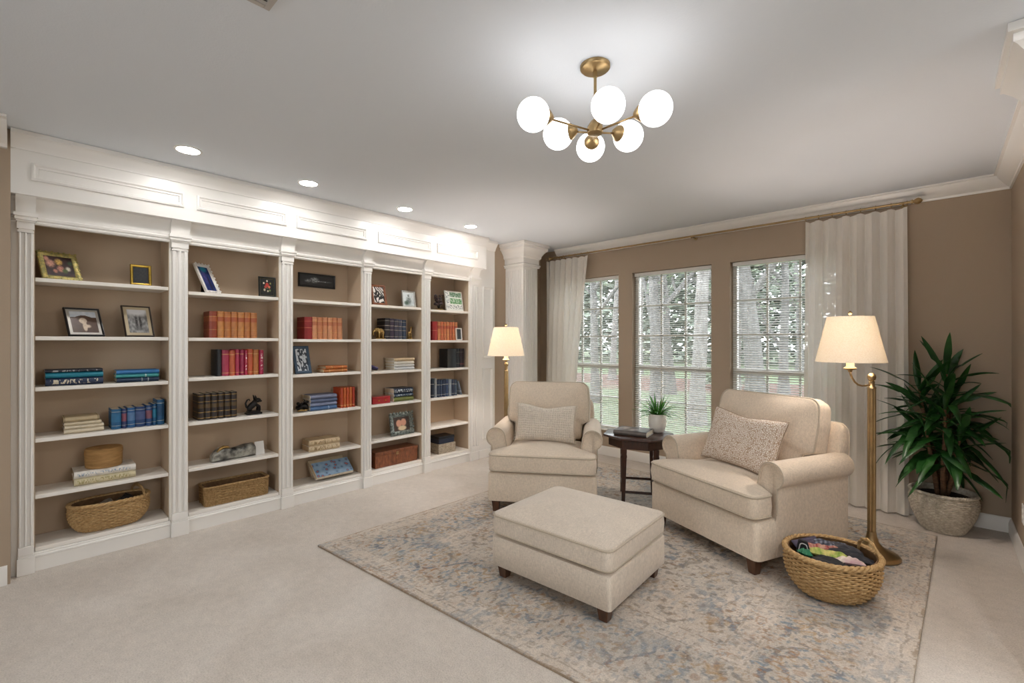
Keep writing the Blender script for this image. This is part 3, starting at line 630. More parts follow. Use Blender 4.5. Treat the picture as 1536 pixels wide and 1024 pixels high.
# ------------------------------------------------------------------ pictures in frames
def nz(u, v, s, o=0): return .5 + .5*mnoise.noise(Vector((u*s + o, v*s - o, o*.7)))
def blob(u, v, cx, cy, rx, ry): return max(0, 1 - ((u-cx)/rx)**2 - ((v-cy)/ry)**2)
def mixc(a, b, t): t = max(0, min(1, t)); return tuple(x + (y-x)*t for x, y in zip(a, b))
def paint(kind, u, v):
    if kind == 'flowers':
        c = mixc((42, 34, 34), (78, 50, 48), nz(u, v, 6))
        for x, y, r, col in ((.2,.62,.2,(214,160,140)), (.1,.85,.12,(205,150,130)), (.5,.72,.17,(222,180,96)), (.52,.38,.16,(216,150,130)), (.78,.4,.12,(226,220,200)), (.66,.28,.12,(80,96,60)), (.9,.7,.12,(60,80,60)), (.32,.25,.1,(190,130,110))):
            c = mixc(c, col, blob(u, v, x, y, r, r*1.2)*1.6*nz(u, v, 22, 2)**.5)
        return c
    if kind == 'dark': return mixc((38, 40, 42), (62, 62, 62), nz(u, v, 9))
    if kind == 'sepia':
        c = mixc((70, 50, 40), (96, 70, 56), nz(u, v, 5))
        if v > .62 + .22*math.cos((u-.5)*3.0) - .02 and v > .72: c = mixc((190, 200, 212), (226, 228, 232), nz(u, v, 8))
        t = blob(u, v, .46, .56, .17, .16)*2.2 + blob(u, v, .5, .3, .1, .28)*2 + blob(u, v, .62, .3, .14, .1)*1.2
        return mixc(c, (232, 214, 190), min(1, t)*(.7+.3*nz(u, v, 14)))
    if kind == 'bw':
        g = 120 + 110*(nz(u, v, 9, 4) - .3); g = mixc((g,)*3, (225, 225, 228), blob(u, v, .5, .95, .8, .28)*1.3)
        for x in (.42, .62): g = mixc(g, (58, 56, 56), (blob(u, v, x, .45, .09, .36)*1.3)*nz(u, v, 18, 3)*1.4)
        return g
    if kind == 'blue':
        c = mixc((22, 32, 82), (44, 70, 130), nz(u, v, 7)); c = mixc(c, (110, 84, 140), blob(u, v, .35, .6, .25, .4)*nz(u, v, 13)); c = mixc(c, (40, 140, 170), blob(u, v, .5, .9, .4, .16)*1.2)
        return mixc(c, (30, 26, 60), blob(u, v, .6, .3, .12, .36)*1.5)
    if kind == 'redflower':
        c = (24, 26, 24)
        for x, y, r, col in ((.5,.62,.16,(190,60,50)), (.38,.5,.11,(180,70,60)), (.66,.5,.1,(210,120,90)), (.5,.86,.07,(220,200,180)), (.3,.32,.09,(190,180,150)), (.7,.3,.08,(120,140,80)), (.55,.25,.07,(200,190,160)), (.75,.72,.07,(150,150,90)), (.25,.72,.07,(220,200,180)), (.5,.42,.05,(90,130,70))):
            c = mixc(c, col, blob(u, v, x, y, r, r)*2)
        return c
    if kind == 'relief':
        c = mixc((20, 22, 24), (34, 36, 38), nz(u, v, 12))
        t = (blob(u, v, .42, .55, .16, .32)*1.5 + blob(u, v, .22, .45, .12, .2) + blob(u, v, .7, .45, .3, .07)*1.2)*nz(u, v*.4, 26, 1)
        return mixc(c, (196, 200, 202), t*1.1)
    if kind == 'zebra':
        s = math.sin(26*(u*.8 + .35*v + .22*math.sin(5*v+3*u)) ) * math.cos(6*(v-.5) + 2*math.sin(7*u))
        return (226, 222, 216) if s > .05 else (26, 24, 24)
    if kind == 'figure':
        c = mixc((196, 204, 206), (224, 230, 230), nz(u, v, 6))
        return mixc(mixc(c, (110, 118, 116), (blob(u, v, .5, .36, .28, .36) + blob(u, v, .5, .74, .1, .12))*2*nz(u, v, 12)), (70, 90, 76), blob(u, v, .3, .2, .25, .2))
    if kind == 'palm':
        c = (230, 230, 224)
        for y0, y1, col in ((.70, .95, (70, 110, 76)), (.36, .64, (84, 140, 84))):
            if y0 < v < y1 and u > .28: c = mixc(c, col, nz(u, v, 11, 3)*1.5 - .1)
        if v < .3: c = mixc(c, (120, 126, 130), 1 if (nz(u, v, 24, 5) > .56 and .08 < v) else 0)
        if u < .22 and v > .35: c = mixc(c, (130, 140, 144), 1 if nz(u, v, 20, 6) > .55 else 0)
        return c
    if kind == 'faces':
        c = mixc((50, 42, 40), (90, 70, 60), nz(u, v, 6))
        for x, y in ((.34, .55), (.62, .6)): c = mixc(c, (214, 160, 136), blob(u, v, x, y, .2, .3)*2)
        return mixc(c, (226, 206, 170), blob(u, v, .52, .2, .3, .2)*1.8)
    if kind == 'blackwhite':
        g = nz(u, v, 7, 9); return (206, 212, 218) if (g > .5) != (abs(u-.5) < .18 and v > .45) else (54, 62, 72)
    if kind == 'bookcover':
        c = mixc((52, 50, 54), (96, 92, 92), nz(u, v, 5, 2)); return mixc(c, (214, 206, 198), (blob(u, v, .2, .6, .2, .4) + blob(u, v, .55, .3, .2, .3))*1.6*nz(u, v, 9))
    return (128, 128, 128)
PIC = vcol('printed_picture', .3, coat=.4)
def picture(name, kind, w, h, parent, M, nu=36, nv=36, mat_=None, y=0.0, t=.0015):
    """a flat print: width on x, height on z, facing -y, with real thickness"""
    vs = [(-w/2 + w*i/nu, y, h*j/nv) for j in range(nv+1) for i in range(nu+1)]; n0 = len(vs)
    fs = [(j*(nu+1)+i, j*(nu+1)+i+1, (j+1)*(nu+1)+i+1, (j+1)*(nu+1)+i) for j in range(nv) for i in range(nu)]
    m = MB(); m.add(vs, fs); m.add([(-w/2, y+t, 0), (w/2, y+t, 0), (w/2, y+t, h), (-w/2, y+t, h)], [(3, 2, 1, 0)])
    o = m.build(name, mat_ or PIC, parent, smooth=0, M=M)
    a = o.data.color_attributes.new('Col', 'FLOAT_COLOR', 'CORNER'); buf = []
    for j in range(nv):
        for i in range(nu): buf += [*lin(paint(kind, (i+.5)/nu, (j+.5)/nv)), 1]*4
    buf += [.1, .1, .1, 1]*4
    a.data.foreach_set('color', buf)
    return o
def frame_ring(w, h, b, d, prof=None):
    prof = prof or [(0, d), (0, 0), (b*.25, -.004), (b*.6, -.003), (b*.9, .002), (b, .004), (b, d)]
    pts = [(-w/2, 0), (w/2, 0), (w/2, h), (-w/2, h)]; sg = [(1, 1), (-1, 1), (-1, -1), (1, -1)]
    m = MB(); m.loft([[(x + sx*o, y, z + sz*o) for o, y in prof] for (x, z), (sx, sz) in zip(pts, sg)], cyc=True); return m
def pframe(label, y, z, w, h, b, fm, kind, lean=12, yaw=0, x=-3.97, mount=0, mm=None, stand=True, wavy=0, d=.014, nu=36, flat_mat=None):
    t = thing('picture_frame', label, 'picture frame', (x, y, z+EPS+.0), PI/2 + R(yaw), 'picture frames on the bookcase')
    M = T(0, 0, d*math.sin(R(lean))) @ Matrix.Rotation(-R(lean), 4, 'X')
    fr = frame_ring(w, h, b, d)
    if wavy:                                             # carved, scalloped moulding
        for k in range(26):
            u = k/26*2*(w+h)
            if u < w: p = (-w/2+u, 0)
            elif u < w+h: p = (w/2, u-w)
            elif u < 2*w+h: p = (w/2-(u-w-h), h)
            else: p = (-w/2, h-(u-2*w-h))
            r = wavy*(.8+.3*(k % 2)); q = (p[0]*(1 - b*.25/w), max(p[1], 0))
            fr.lathe([(.0005, -r*.6), (r*.7, -r*.4), (r, 0), (r*.8, r*.35), (.0005, r*.55)], 10, M=T(q[0], -.003, max(min(q[1], h-r*.1), r*.97)) @ Matrix.Rotation(PI/2, 4, 'X'))
    fr.build('frame', fm, t, smooth=45, M=M)
    wi, hi = w-2*b+.004, h-2*b+.004
    if mount:
        MB().box(-wi/2, wi/2, .006, .008, 0, hi).build('mount', mm or mat('cream_mount', 'DDD6C6', .8), t, M=M @ T(0, 0, b-.002))
        picture('print', kind, wi-2*mount, hi-2*mount, t, M @ T(0, 0, b-.002+mount), nu, nu, y=.0045)
    else: picture('print', kind, wi, hi, t, M @ T(0, 0, b-.002), nu, nu, y=.006)
    MB().box(-w/2+.004, w/2-.004, d-.003, d-.001, .004, h-.004).build('backing', BLACK, t, M=M)
    if stand:
        hh = h*.62; yb = d + hh*math.sin(R(lean)); sp = .035 + h*.14
        s = MB(); s.loft([[(-.022, yb+.002, hh*.96), (.022, yb+.002, hh*.96), (.022, yb+.005, hh*.96), (-.022, yb+.005, hh*.96)], [(-.032, d+sp, .001), (.032, d+sp, .001), (.032, d+sp+.003, .001), (-.032, d+sp+.003, .001)]])
        s.build('easel_back', BLACK, t)
    return t
def W(a, b, X=-3.96): return Yat(b, X) - Yat(a, X)
def mid(a, b, X=-3.96): return (Yat(a, X) + Yat(b, X))/2
GOLD = mat('gilt_frame', 'D2BC72', .38, .45, vscale=70, col2='8A8A5C')
GOLD2 = mat('bright_gilt', 'C9A94E', .3, 1.0, var=.15, vscale=60)
SILVER = mat('silver_frame', 'C4C4C0', .3, .9, var=.15, vscale=40)
PEWTER = mat('pewter_frame', '8C938E', .4, .7, var=.5, vscale=70, col2='4A524E')
IVORY = mat('ivory_frame', 'E4E0DA', .4, var=.08)
BLUEFR = mat('slate_blue_frame', '32485C', .45, var=.2, vscale=20)
BRNFR = wood('brown_frame', '6E3A1E', '8E5630', .45, 10)
def pf(label, bay, lv, x0, x1, yt, yb, b, fm, kind, lean, yaw=0, X=-3.955, **kw):
    """size from the width of the foot and the visible height of the frame, measured where it stands"""
    xm = (x0+x1)/2; dx, dy = ray(xm); tt = X/dx
    w = (Yat(x1, X) - Yat(x0, X))/max(.3, math.cos(R(yaw))) - .002; h = (yb-yt)/FPX*tt/math.cos(R(lean))
    return pframe(label, (Yat(x0, X)+Yat(x1, X))/2, SB[bay][lv], w, h, b, fm, kind, lean, yaw, X, **kw)
pf('gilt mosaic frame with a print of pink and yellow flowers on the top shelf', 0, 0, 64, 125, 373, 415, .027, GOLD, 'flowers', 27, 18, -3.985, wavy=.006, nu=60)
pf('small bright gold frame with a blank dark picture on the top shelf', 0, 0, 195.5, 228, 394, 425, .016, GOLD2, 'dark', 8)
pf('black and silver landscape frame with a sepia mushroom shaped portrait', 0, 1, 103, 159, 460, 502, .010, BLACK, 'sepia', 26, 16, -3.985, mount=.017, mm=mat('silver_mount', 'B9B4AC', .4, .4), nu=44)
pf('upright cream and black frame holding a grey outdoor portrait', 0, 1, 188, 233.5, 456, 502, .008, mat('thin_dark_frame', '3A2E26', .4), 'bw', 19, 14, -3.98, mount=.021, mm=mat('champagne_mount', 'C9B99A', .5), nu=40)
pf('ornate ivory frame tilted back with a blue and violet picture', 1, 0, 308, 334, 394, 438, .022, IVORY, 'blue', 28, 30, -3.985, wavy=.008)
pf('small black frame with red and white flowers by the bay divider', 1, 0, 388.5, 414, 413, 443, .012, mat('black_gilt_frame', '1F2320', .35), 'redflower', 4, X=-3.95, mount=.0035, mm=mat('gold_fillet', 'A8955E', .4, .6))
pframe('long black panel with a silver relief mounted on the back of third bay', (Yat(448, -4.14)+Yat(503, -4.14))/2, Zat(470, 431, -4.14), Yat(503, -4.14)-Yat(448, -4.14), .124, .016, BLACK, 'relief', 0, 0, -4.14, stand=False, d=.018, nu=60)
pf('slate blue frame with a black and white picture in third bay', 2, 2, 443, 469, 519, 560, .024, BLUEFR, 'blackwhite', 14, 8)
pf('brown wooden frame with a black and white zebra stripe print', 3, 0, 559.5, 581, 425, 456, .022, BRNFR, 'zebra', 14, -3, nu=48)
pf('silver frame with a pale portrait of one seated person', 3, 0, 604, 624.5, 434.5, 459, .016, SILVER, 'figure', 8)
pf('white frame with a green and white leaf collage in fifth bay', 4, 0, 670, 695.5, 436, 466, .007, IVORY, 'palm', 10, nu=48)
pf('ornate pewter frame with a small print of two faces, fourth bay', 3, 4, 587, 621, 616, 648, .040, PEWTER, 'faces', 9, wavy=.016)
pf('small white frame with a dark picture in front of the red volumes', 4, 1, 685, 693.5, 492, 510, .010, IVORY, 'dark', 5, X=-3.925, stand=False)

# ------------------------------------------------------------------ baskets and boxes
def weave(rows, ns, tr, amp, ppl=4):
    """rows of horizontal strands (z, fn(theta) -> (x, y)) passing in front of and behind upright stakes"""
    m = MB()
    for k, (z, fn) in enumerate(rows):
        pts = []; n = ns*ppl
        for i in range(n):
            th = 2*PI*i/n; x, y = fn(th); r = math.hypot(x, y) or 1; o = amp*math.sin(ns*th/2 + PI*k)
            pts.append((x + x/r*o, y + y/r*o, z + .12*tr*math.sin(3*th + k)))
        m.tube(pts, tr, 5, True)
    return m
def braid(m, fn, z, r, turns, amp, n=160):
    for ph in (0, 2*PI/3, 4*PI/3):
        pts = []
        for i in range(n):
            th = 2*PI*i/n; x, y = fn(th); q = math.hypot(x, y) or 1; a = turns*th + ph
            pts.append((x + x/q*amp*math.cos(a), y + y/q*amp*math.cos(a), (z(th) if callable(z) else z) + amp*math.sin(a)))
        m.tube(pts, r, 5, True)
def ell(a, b, p=2.0):
    def fn(th):
        c, s = math.cos(th), math.sin(th)
        return (a*math.copysign(abs(c)**(2/p), c), b*math.copysign(abs(s)**(2/p), s))
    return fn
def shell(m, prof, n=40, p=2.0):
    """thin lining: prof of (a, b, z)"""
    m.loft([[(*ell(a, b, p)(2*PI*k/n), z) for k in range(n)] for a, b, z in prof]); return m
GAP_SHADE = mat('basket_gap_shade', '6E5030', .8, var=.3, vscale=40)  # dark shell added behind the weave; its brown stands in for shade in the gaps
def woven_basket(label, loc, rz, base, top, h, nrow, ns, tr, amp, mt, p=2.0, belly=0.0, rim=.012, bow=.8, group=None, name='wicker_basket', cat='basket'):
    t = thing(name, label, cat, loc, rz, group); rows = []
    def ab(v):
        e = math.sin(v*PI/2)**bow
        return (base[0] + (top[0]-base[0])*e + belly*math.sin(PI*v), base[1] + (top[1]-base[1])*e + belly*math.sin(PI*v))
    for k in range(nrow):
        v = k/(nrow-1); a, b = ab(v); rows.append((tr + (h-2*tr-rim)*v, ell(a-tr-amp, b-tr-amp, p)))
    weave(rows, ns, tr, amp).build('body', mt, t, smooth=180)
    li = MB(); pr = [(ab(k/8)[0]-tr*2-amp*2, ab(k/8)[1]-tr*2-amp*2, .006 + (h-.016)*k/8) for k in range(9)]
    pr2 = [(a-.004, b-.004, z) for a, b, z in reversed(pr)]; pr2[-1] = (pr2[-1][0], pr2[-1][1], .012)
    shell(li, pr + pr2, 40, p); li.build('gap_backing', GAP_SHADE, t, smooth=60)
    rb = MB(); braid(rb, ell(top[0]-tr, top[1]-tr, p), h-rim*.9, rim*.55, 16, rim*.45); rb.build('rim', mt, t, smooth=180)
    return t, ab
# large tub basket on the rug beside the armchair
bx, by = cw(1.705, 2.45)
RUGZ = .0125
tub, _ = woven_basket('honey wicker tub basket full of magazines on the rug beside the armchair', (bx, by, RUGZ), R(43), (.140, .122), (.226, .203), .235, 21, 46, .0058, .0050, WICK, belly=.012, rim=.016, bow=.55)
for s in (1,):
    hx = .232; pts = []
    for k in range(15):
        a = PI*k/14; pts.append((.190 - .012*math.sin(a), .075*math.cos(a)-.02, .205 + .085*math.sin(a)))
    hm = MB()
    for ph in (0, PI): hm.tube([(x + .004*math.cos(ph+i*1.1), y, z + .004*math.sin(ph+i*1.1)) for i, (x, y, z) in enumerate(pts)], .006, 6)
    hm.build('handle', WICK, tub, smooth=180)
# long lidless baskets on the lower shelves
y0, y1 = Yat(99), Yat(226)
oval, oab = woven_basket('oval honey wicker basket with an arched handle on the lowest shelf', (-4.02, (y0+y1)/2+.005, S6+EPS), PI/2, (.150, .085), (.205, .118), .185, 17, 54, .0056, .0046, WICK, p=2.6, belly=.012, rim=.014, bow=.6)
pts = [(.145-.02*math.cos(PI*k/14), .10*math.cos(PI*k/14)*1.0, .178 + .058*math.sin(PI*k/14)) for k in range(15)]
MB().tube(pts, .011, 8, flat=.5).build('handle', WICKD, oval, smooth=180)
y0, y1 = Yat(300), Yat(407)
woven_basket('long rectangular seagrass basket on the lowest shelf of second bay', (-4.015, (y0+y1)/2, S6+EPS), PI/2, (.222, .098), (.226, .102), .145, 14, 76, .0052, .0040, WICKD, p=9, rim=.009)
# things in the oval basket
yy = (Yat(99)+Yat(226))/2
S6 = .138
o = MB().lathe([(.0005, 0), (.036, 0), (.04, .01), (.04, .08), (.03, .1), (.03, .115), (.0005, .116)], 24).build('glass_jar', mat('pale_glass', 'B8B4AA', .15, coat=.5), None); o.location = (-3.99, yy+.03, S6+.055); o.rotation_euler = (R(24), R(8), 0)
tag(o, 'pale jar lying inside the oval wicker basket', 'jar'); MB().lathe([(.0005, 0), (.034, 0), (.034, .018), (.0005, .018)], 24, (0, 0, .113)).build('lid', SILVER, o)
def cloth(name, label, cat, w, d, h, mt, loc, rot, seed, group=None, n=22, amp=.35):
    vs = []; m = MB()
    for j in range(n+1):
        for i in range(n+1):
            u, v = i/n*2-1, j/n*2-1; e = (1-abs(u)**3)*(1-abs(v)**3)
            vs.append((u*w/2*(1+.12*nz(u, v, 2, seed)), v*d/2*(1+.12*nz(v, u, 2, seed+3)), h*e*(.55 + amp*2*(nz(u, v, 2.6, seed)-.5) + amp*math.sin(4*u+3*v+seed)*.4)))
    f1 = [(j*(n+1)+i, j*(n+1)+i+1, (j+1)*(n+1)+i+1, (j+1)*(n+1)+i) for j in range(n) for i in range(n)]
    m.add(vs, f1); m.add([(x, y, min(z, 0)-.006) for x, y, z in vs], [tuple(reversed(f)) for f in f1])
    o = m.build(name, mt, None, smooth=180); o.location = loc; o.rotation_euler = rot
    return tag(o, label, cat, group)
cloth('leather_pouch', 'crumpled black leather pouch inside the oval wicker basket', 'pouch', .11, .10, .05, mat('black_leather', '1D1A1A', .35, var=.2), (-4.025, yy+.085, S6+.145), (.2, 0, .3), 2)
cloth('grey_cloth', 'folded grey cloth inside the oval wicker basket', 'cloth', .12, .09, .03, mat('grey_cloth', '6A6664', .8, var=.3), (-4.025, yy-.06, S6+.13), (.1, 0, 0), 5)
# round lidded wicker box on the white book
yb = mid(127, 186, -3.99)
rbx = thing('round_box', 'round honey rattan lidded box on top of the white book', 'box', (-4.035, yb, zt+EPS))
m = MB().lathe([(.0005, 0), (.088, 0), (.093, .006), (.095, .05), (.095, .084), (.0005, .084)], 40); m.build('body', mat('rattan', 'B98F57', .6, var=.3, vscale=14, bump=.5, bscale=120, stretch=(1, 1, 4), col2='98703E'), rbx)
MB().lathe([(.0005, .0845), (.0965, .0845), (.0975, .09), (.096, .118), (.090, .124), (.0005, .126)], 40).build('lid', mat('rattan', '', 0), rbx)
# wooden box, red box, cream crates, navy chest
y0, y1 = Yat(561), Yat(625)
wb = thing('wooden_box', 'long reddish brown wooden box on the lowest shelf of fourth bay', 'box', (-4.025, (y0+y1)/2, S6+EPS), PI/2)
BOXW = wood('box_wood', '5A2E18', '8A5230', .4, 7, (8, 3, 3)); hw = (y1-y0)/2
MB().box(-hw+.004, hw-.004, -.092, .092, 0, .118).build('body', BOXW, wb, bevel=.003)
MB().box(-hw, hw, -.096, .096, .1185, .152).build('lid', BOXW, wb, bevel=.005)
MB().box(-.014, .014, -.0985, -.0962, .10, .13).build('clasp', BRASS, wb)
y0, y1 = Yat(556), Yat(584)
rb_ = thing('red_box', 'glossy red box with two gold studs at the side of fourth bay', 'box', (-4.0, (y0+y1)/2+.003, SB[3][3]+EPS), PI/2); hw = (y1-y0)/2-.006
MB().box(-hw, hw, -.07, .07, 0, .052).build('body', mat('red_lacquer', 'A01822', .3, coat=.4), rb_, bevel=.004)
MB().box(-hw-.001, hw+.001, -.071, .071, .0525, .068).build('lid', mat('red_lacquer', '', 0), rb_, bevel=.004)
for sx in (-.3, .45): MB().lathe([(.0005, 0), (.007, 0), (.006, .003), (.0005, .004)], 12, M=T(hw*sx, -.0702, .03) @ Matrix.Rotation(PI/2, 4, 'X')).build('stud', GOLD2, rb_)
cr = thing('cream_chest', 'worn cream slatted box under the black box, lowest shelf of fifth bay', 'box', (-4.03, yc5, S6+EPS), PI/2); hw = .1175
for k in range(3): MB().box(-hw, hw, -.09, .09, .035*k, .035*k+.0345).build('slat_tier', mat('driftwood', 'B9AC98', .75, var=.3, vscale=20, stretch=(2, 2, 8), col2='857A6A'), cr, bevel=.003)
nb = thing('black_box', 'navy black lidded box on top of the cream slatted box', 'box', (-4.03, yc5-.002, S6+.1055+EPS), PI/2)
MB().box(-.105, .105, -.082, .082, 0, .05).build('body', mat('navy_box', '1B2438', .4), nb, bevel=.003)
MB().box(-.109, .109, -.086, .086, .0503, .078).build('lid', mat('black_box_lid', '14161C', .35), nb, bevel=.004)

# ------------------------------------------------------------------ figurines
BRONZE = mat('dark_bronze', '1E1A18', .35, .5, var=.3)
GILT = mat('gilt_metal', 'A98A55', .35, .9, var=.3, vscale=30)
def blobm(m, c, r, s=(1, 1, 1), n=14, M=None):
    MM = T(*c) @ Matrix.Diagonal((r*s[0], r*s[1], r*s[2], 1))
    if M is not None: MM = M @ MM
    return m.lathe([(max(.001, math.sin(PI*k/n)), -math.cos(PI*k/n)) for k in range(n+1)], n*2, M=MM)
# black scrolling figurine, second bay
fg = thing('figurine', 'black curled animal figurine on a stepped base, second bay', 'figurine', (-3.99, mid(369, 391, -3.99), SB[1][3]+EPS), PI/2)
MB().box(-.055, .055, -.035, .035, 0, .016).box(-.045, .045, -.028, .028, .016, .028).build('base', BRONZE, fg, bevel=.004)
m = MB(); m.tube([(-.03, 0, .028), (-.028, 0, .05), (-.01, 0, .07), (.008, 0, .09), (.012, 0, .11)], [.018, .022, .026, .022, .014], 10)
blobm(m, (.03, 0, .108), .022, (1.2, .8, .85)); blobm(m, (.048, 0, .10), .012, (1.3, .8, .7)); m.tube([(.012, .012, .11), (.006, .014, .14), (.0, .01, .152)], [.008, .006, .002], 8); m.tube([(.016, -.012, .11), (.012, -.014, .138), (.008, -.01, .15)], [.008, .006, .002], 8)
m.tube([(.02, .012, .075), (.035, .014, .055), (.03, .012, .028)], [.011, .009, .010], 8); m.tube([(.02, -.012, .075), (.04, -.014, .06), (.042, -.012, .028)], [.011, .009, .010], 8)
m.build('animal', BRONZE, fg, smooth=180)
MB().tube([(-.03, 0, .045), (-.05, 0, .06), (-.056, 0, .09), (-.045, 0, .115), (-.03, 0, .12), (-.026, 0, .108)], [.009, .008, .007, .006, .005, .004], 8).build('tail', BRONZE, fg, smooth=180)
# black ornate cluster, third bay
fg = thing('figurine', 'black and gold tangled dragon figurine beside the grey blue books', 'figurine', (-3.985, mid(441, 462, -3.99)+.006, SB[2][3]+EPS), PI/2)
m = MB(); rnd = random.Random(4)
m.tube([(.042*math.cos(a)*(1-.02*a), .026*math.sin(a), .018+.0052*a + .008*math.sin(3*a)) for a in [k*.35 for k in range(32)]], [.014]*26+[.012, .01, .009, .008, .006, .004], 8); m.build('body', BRONZE, fg, smooth=180)
m = MB(); blobm(m, (.03, -.01, .082), .016, (1.5, .9, .8)); m.tube([(.02, -.01, .09), (.012, -.01, .104), (.004, -.01, .106)], [.005, .004, .001], 6); m.build('head', BRONZE, fg, smooth=180)
m = MB(); m.tube([(-.05, -.03, .012), (-.02, -.036, .018), (.01, -.036, .012), (.04, -.032, .018)], [.006, .008, .007, .004], 8); m.build('gilt_claw', GILT, fg, smooth=180)
# elephant and giraffe bookends, fourth bay
el = thing('bookend', 'gold elephant bookend on the near side of the dark books', 'bookend', (-3.985, mid(561, 578, -3.97)-.008, SB[3][1]+EPS), PI/2)
MB().box(-.045, .064, -.035, .035, 0, .008).build('base', GILT, el, bevel=.002)
m = MB(); blobm(m, (.02, 0, .075), .034, (1.25, .8, .85)); blobm(m, (-.022, 0, .085), .021, (1, .9, 1)); m.tube([(-.036, 0, .085), (-.052, 0, .07), (-.056, 0, .048), (-.05, 0, .032)], [.012, .009, .007, .005], 8)
for x, y in ((0, .016), (0, -.016), (.043, .016), (.043, -.016)): m.tube([(x, y, .07), (x, y, .04), (x, y, .0082)], [.014, .011, .012], 8)
m.build('elephant', GILT, el, smooth=180)
m = MB()
for s in (1, -1): blobm(m, (-.012, .02*s, .088), .016, (.9, .3, 1.2))
m.build('ears', GILT, el, smooth=180)
gi = thing('bookend', 'gold giraffe bookend on the far side of the dark books', 'bookend', (-3.985, mid(608, 620, -3.97)+.012, SB[3][1]+EPS), PI/2)
MB().box(-.028, .028, -.03, .03, 0, .008).build('base', GILT, gi, bevel=.002)
m = MB(); blobm(m, (-.002, 0, .062), .021, (1.1, .7, .75)); m.tube([(.008, 0, .068), (.014, 0, .09), (.016, 0, .116)], [.012, .008, .007], 8); blobm(m, (.022, 0, .12), .011, (1.5, .8, .8))
for x, y in ((-.014, .009), (-.014, -.009), (.014, .009), (.014, -.009)): m.tube([(x, y, .06), (x, y, .03), (x, y, .0082)], [.007, .0055, .006], 8)
m.build('giraffe', GILT, gi, smooth=180)
# pewter fish-shaped ornament with a white tag, second bay
f0, f1 = Yat(318), Yat(385)
fo = thing('ornament', 'mottled grey metal ornament lying lengthwise beside its white tag card', 'ornament', (-4.0, (f0+f1)/2, SB[1][4]+EPS), PI/2 + R(6))
Lh = (f1-f0)/2; MET = mat('mottled_pewter', 'B6B4AA', .35, .5, vscale=17, col2='1E1C1B', bump=.4, bscale=40)
m = MB(); rings = []
for k in range(25):
    u = k/24; x = -Lh + 2*Lh*u; r = .012 + .036*math.sin(PI/2*min(1, (u+.06)/.3))**.7 * (1 if u < .97 else .8) + .004*math.sin(9*u)
    rings.append([(x, .9*r*math.copysign(abs(math.cos(a))**.6, math.cos(a))*(1+.05*math.sin(5*a+8*u)), r*1.0 + r*.93*math.copysign(abs(math.sin(a))**.6, math.sin(a))*(1+.05*math.sin(4*a+14*u))) for a in [2*PI*q/24 for q in range(24)]])
m.loft(rings); m.build('body', MET, fo, smooth=180)
m = MB(); m.tube([(-Lh*.8, -.03, .075), (-Lh*.65, -.03, .096), (-Lh*.5, -.02, .103), (-Lh*.3, -.02, .101), (-Lh*.22, -.02, .09)], [.007, .012, .013, .010, .005], 8); m.build('gilt_crest', GILT, fo, smooth=180)
tgc = thing('tag_card', 'small white printed tag card standing beside the mottled grey ornament', 'card', (-3.985, mid(384, 397, -3.985), SB[1][4]+EPS), PI/2 + R(4))
MB().box(-.034, .034, 0, .003, 0, .105).build('card', mat('tag_white', 'E8E6E2', .6), tgc, M=Matrix.Rotation(R(-14), 4, 'X'))
# dark flowering ornament, fifth bay
fd = thing('figurine', 'dark red and grey flowering tree figurine on the top shelf', 'figurine', (-3.98, mid(647, 668, -3.98)+.004, SB[4][0]+EPS), PI/2)
MB().lathe([(.0005, 0), (.05, 0), (.052, .008), (.04, .016), (.0005, .02)], 20).build('base', GILT, fd)
m = MB(); rnd = random.Random(8)
for k in range(7):
    a = k*.9; m.tube([(0, 0, .015), (.02*math.cos(a), .015*math.sin(a), .06), (.05*math.cos(a), .03*math.sin(a), .10+.01*k)], [.008, .006, .003], 6)
m.build('trunk', BRONZE, fd, smooth=180)
m = MB()
for k in range(34):
    a = rnd.uniform(0, 2*PI); r = rnd.uniform(.01, .058); blobm(m, (r*math.cos(a), r*.6*math.sin(a), rnd.uniform(.05, .165)), rnd.uniform(.010, .018), (1, 1, .8), 6)
m.build('blossom', mat('dark_blossom', '5A3A38', .6, var=.5, vscale=30, col2='2A2C30'), fd, smooth=180)

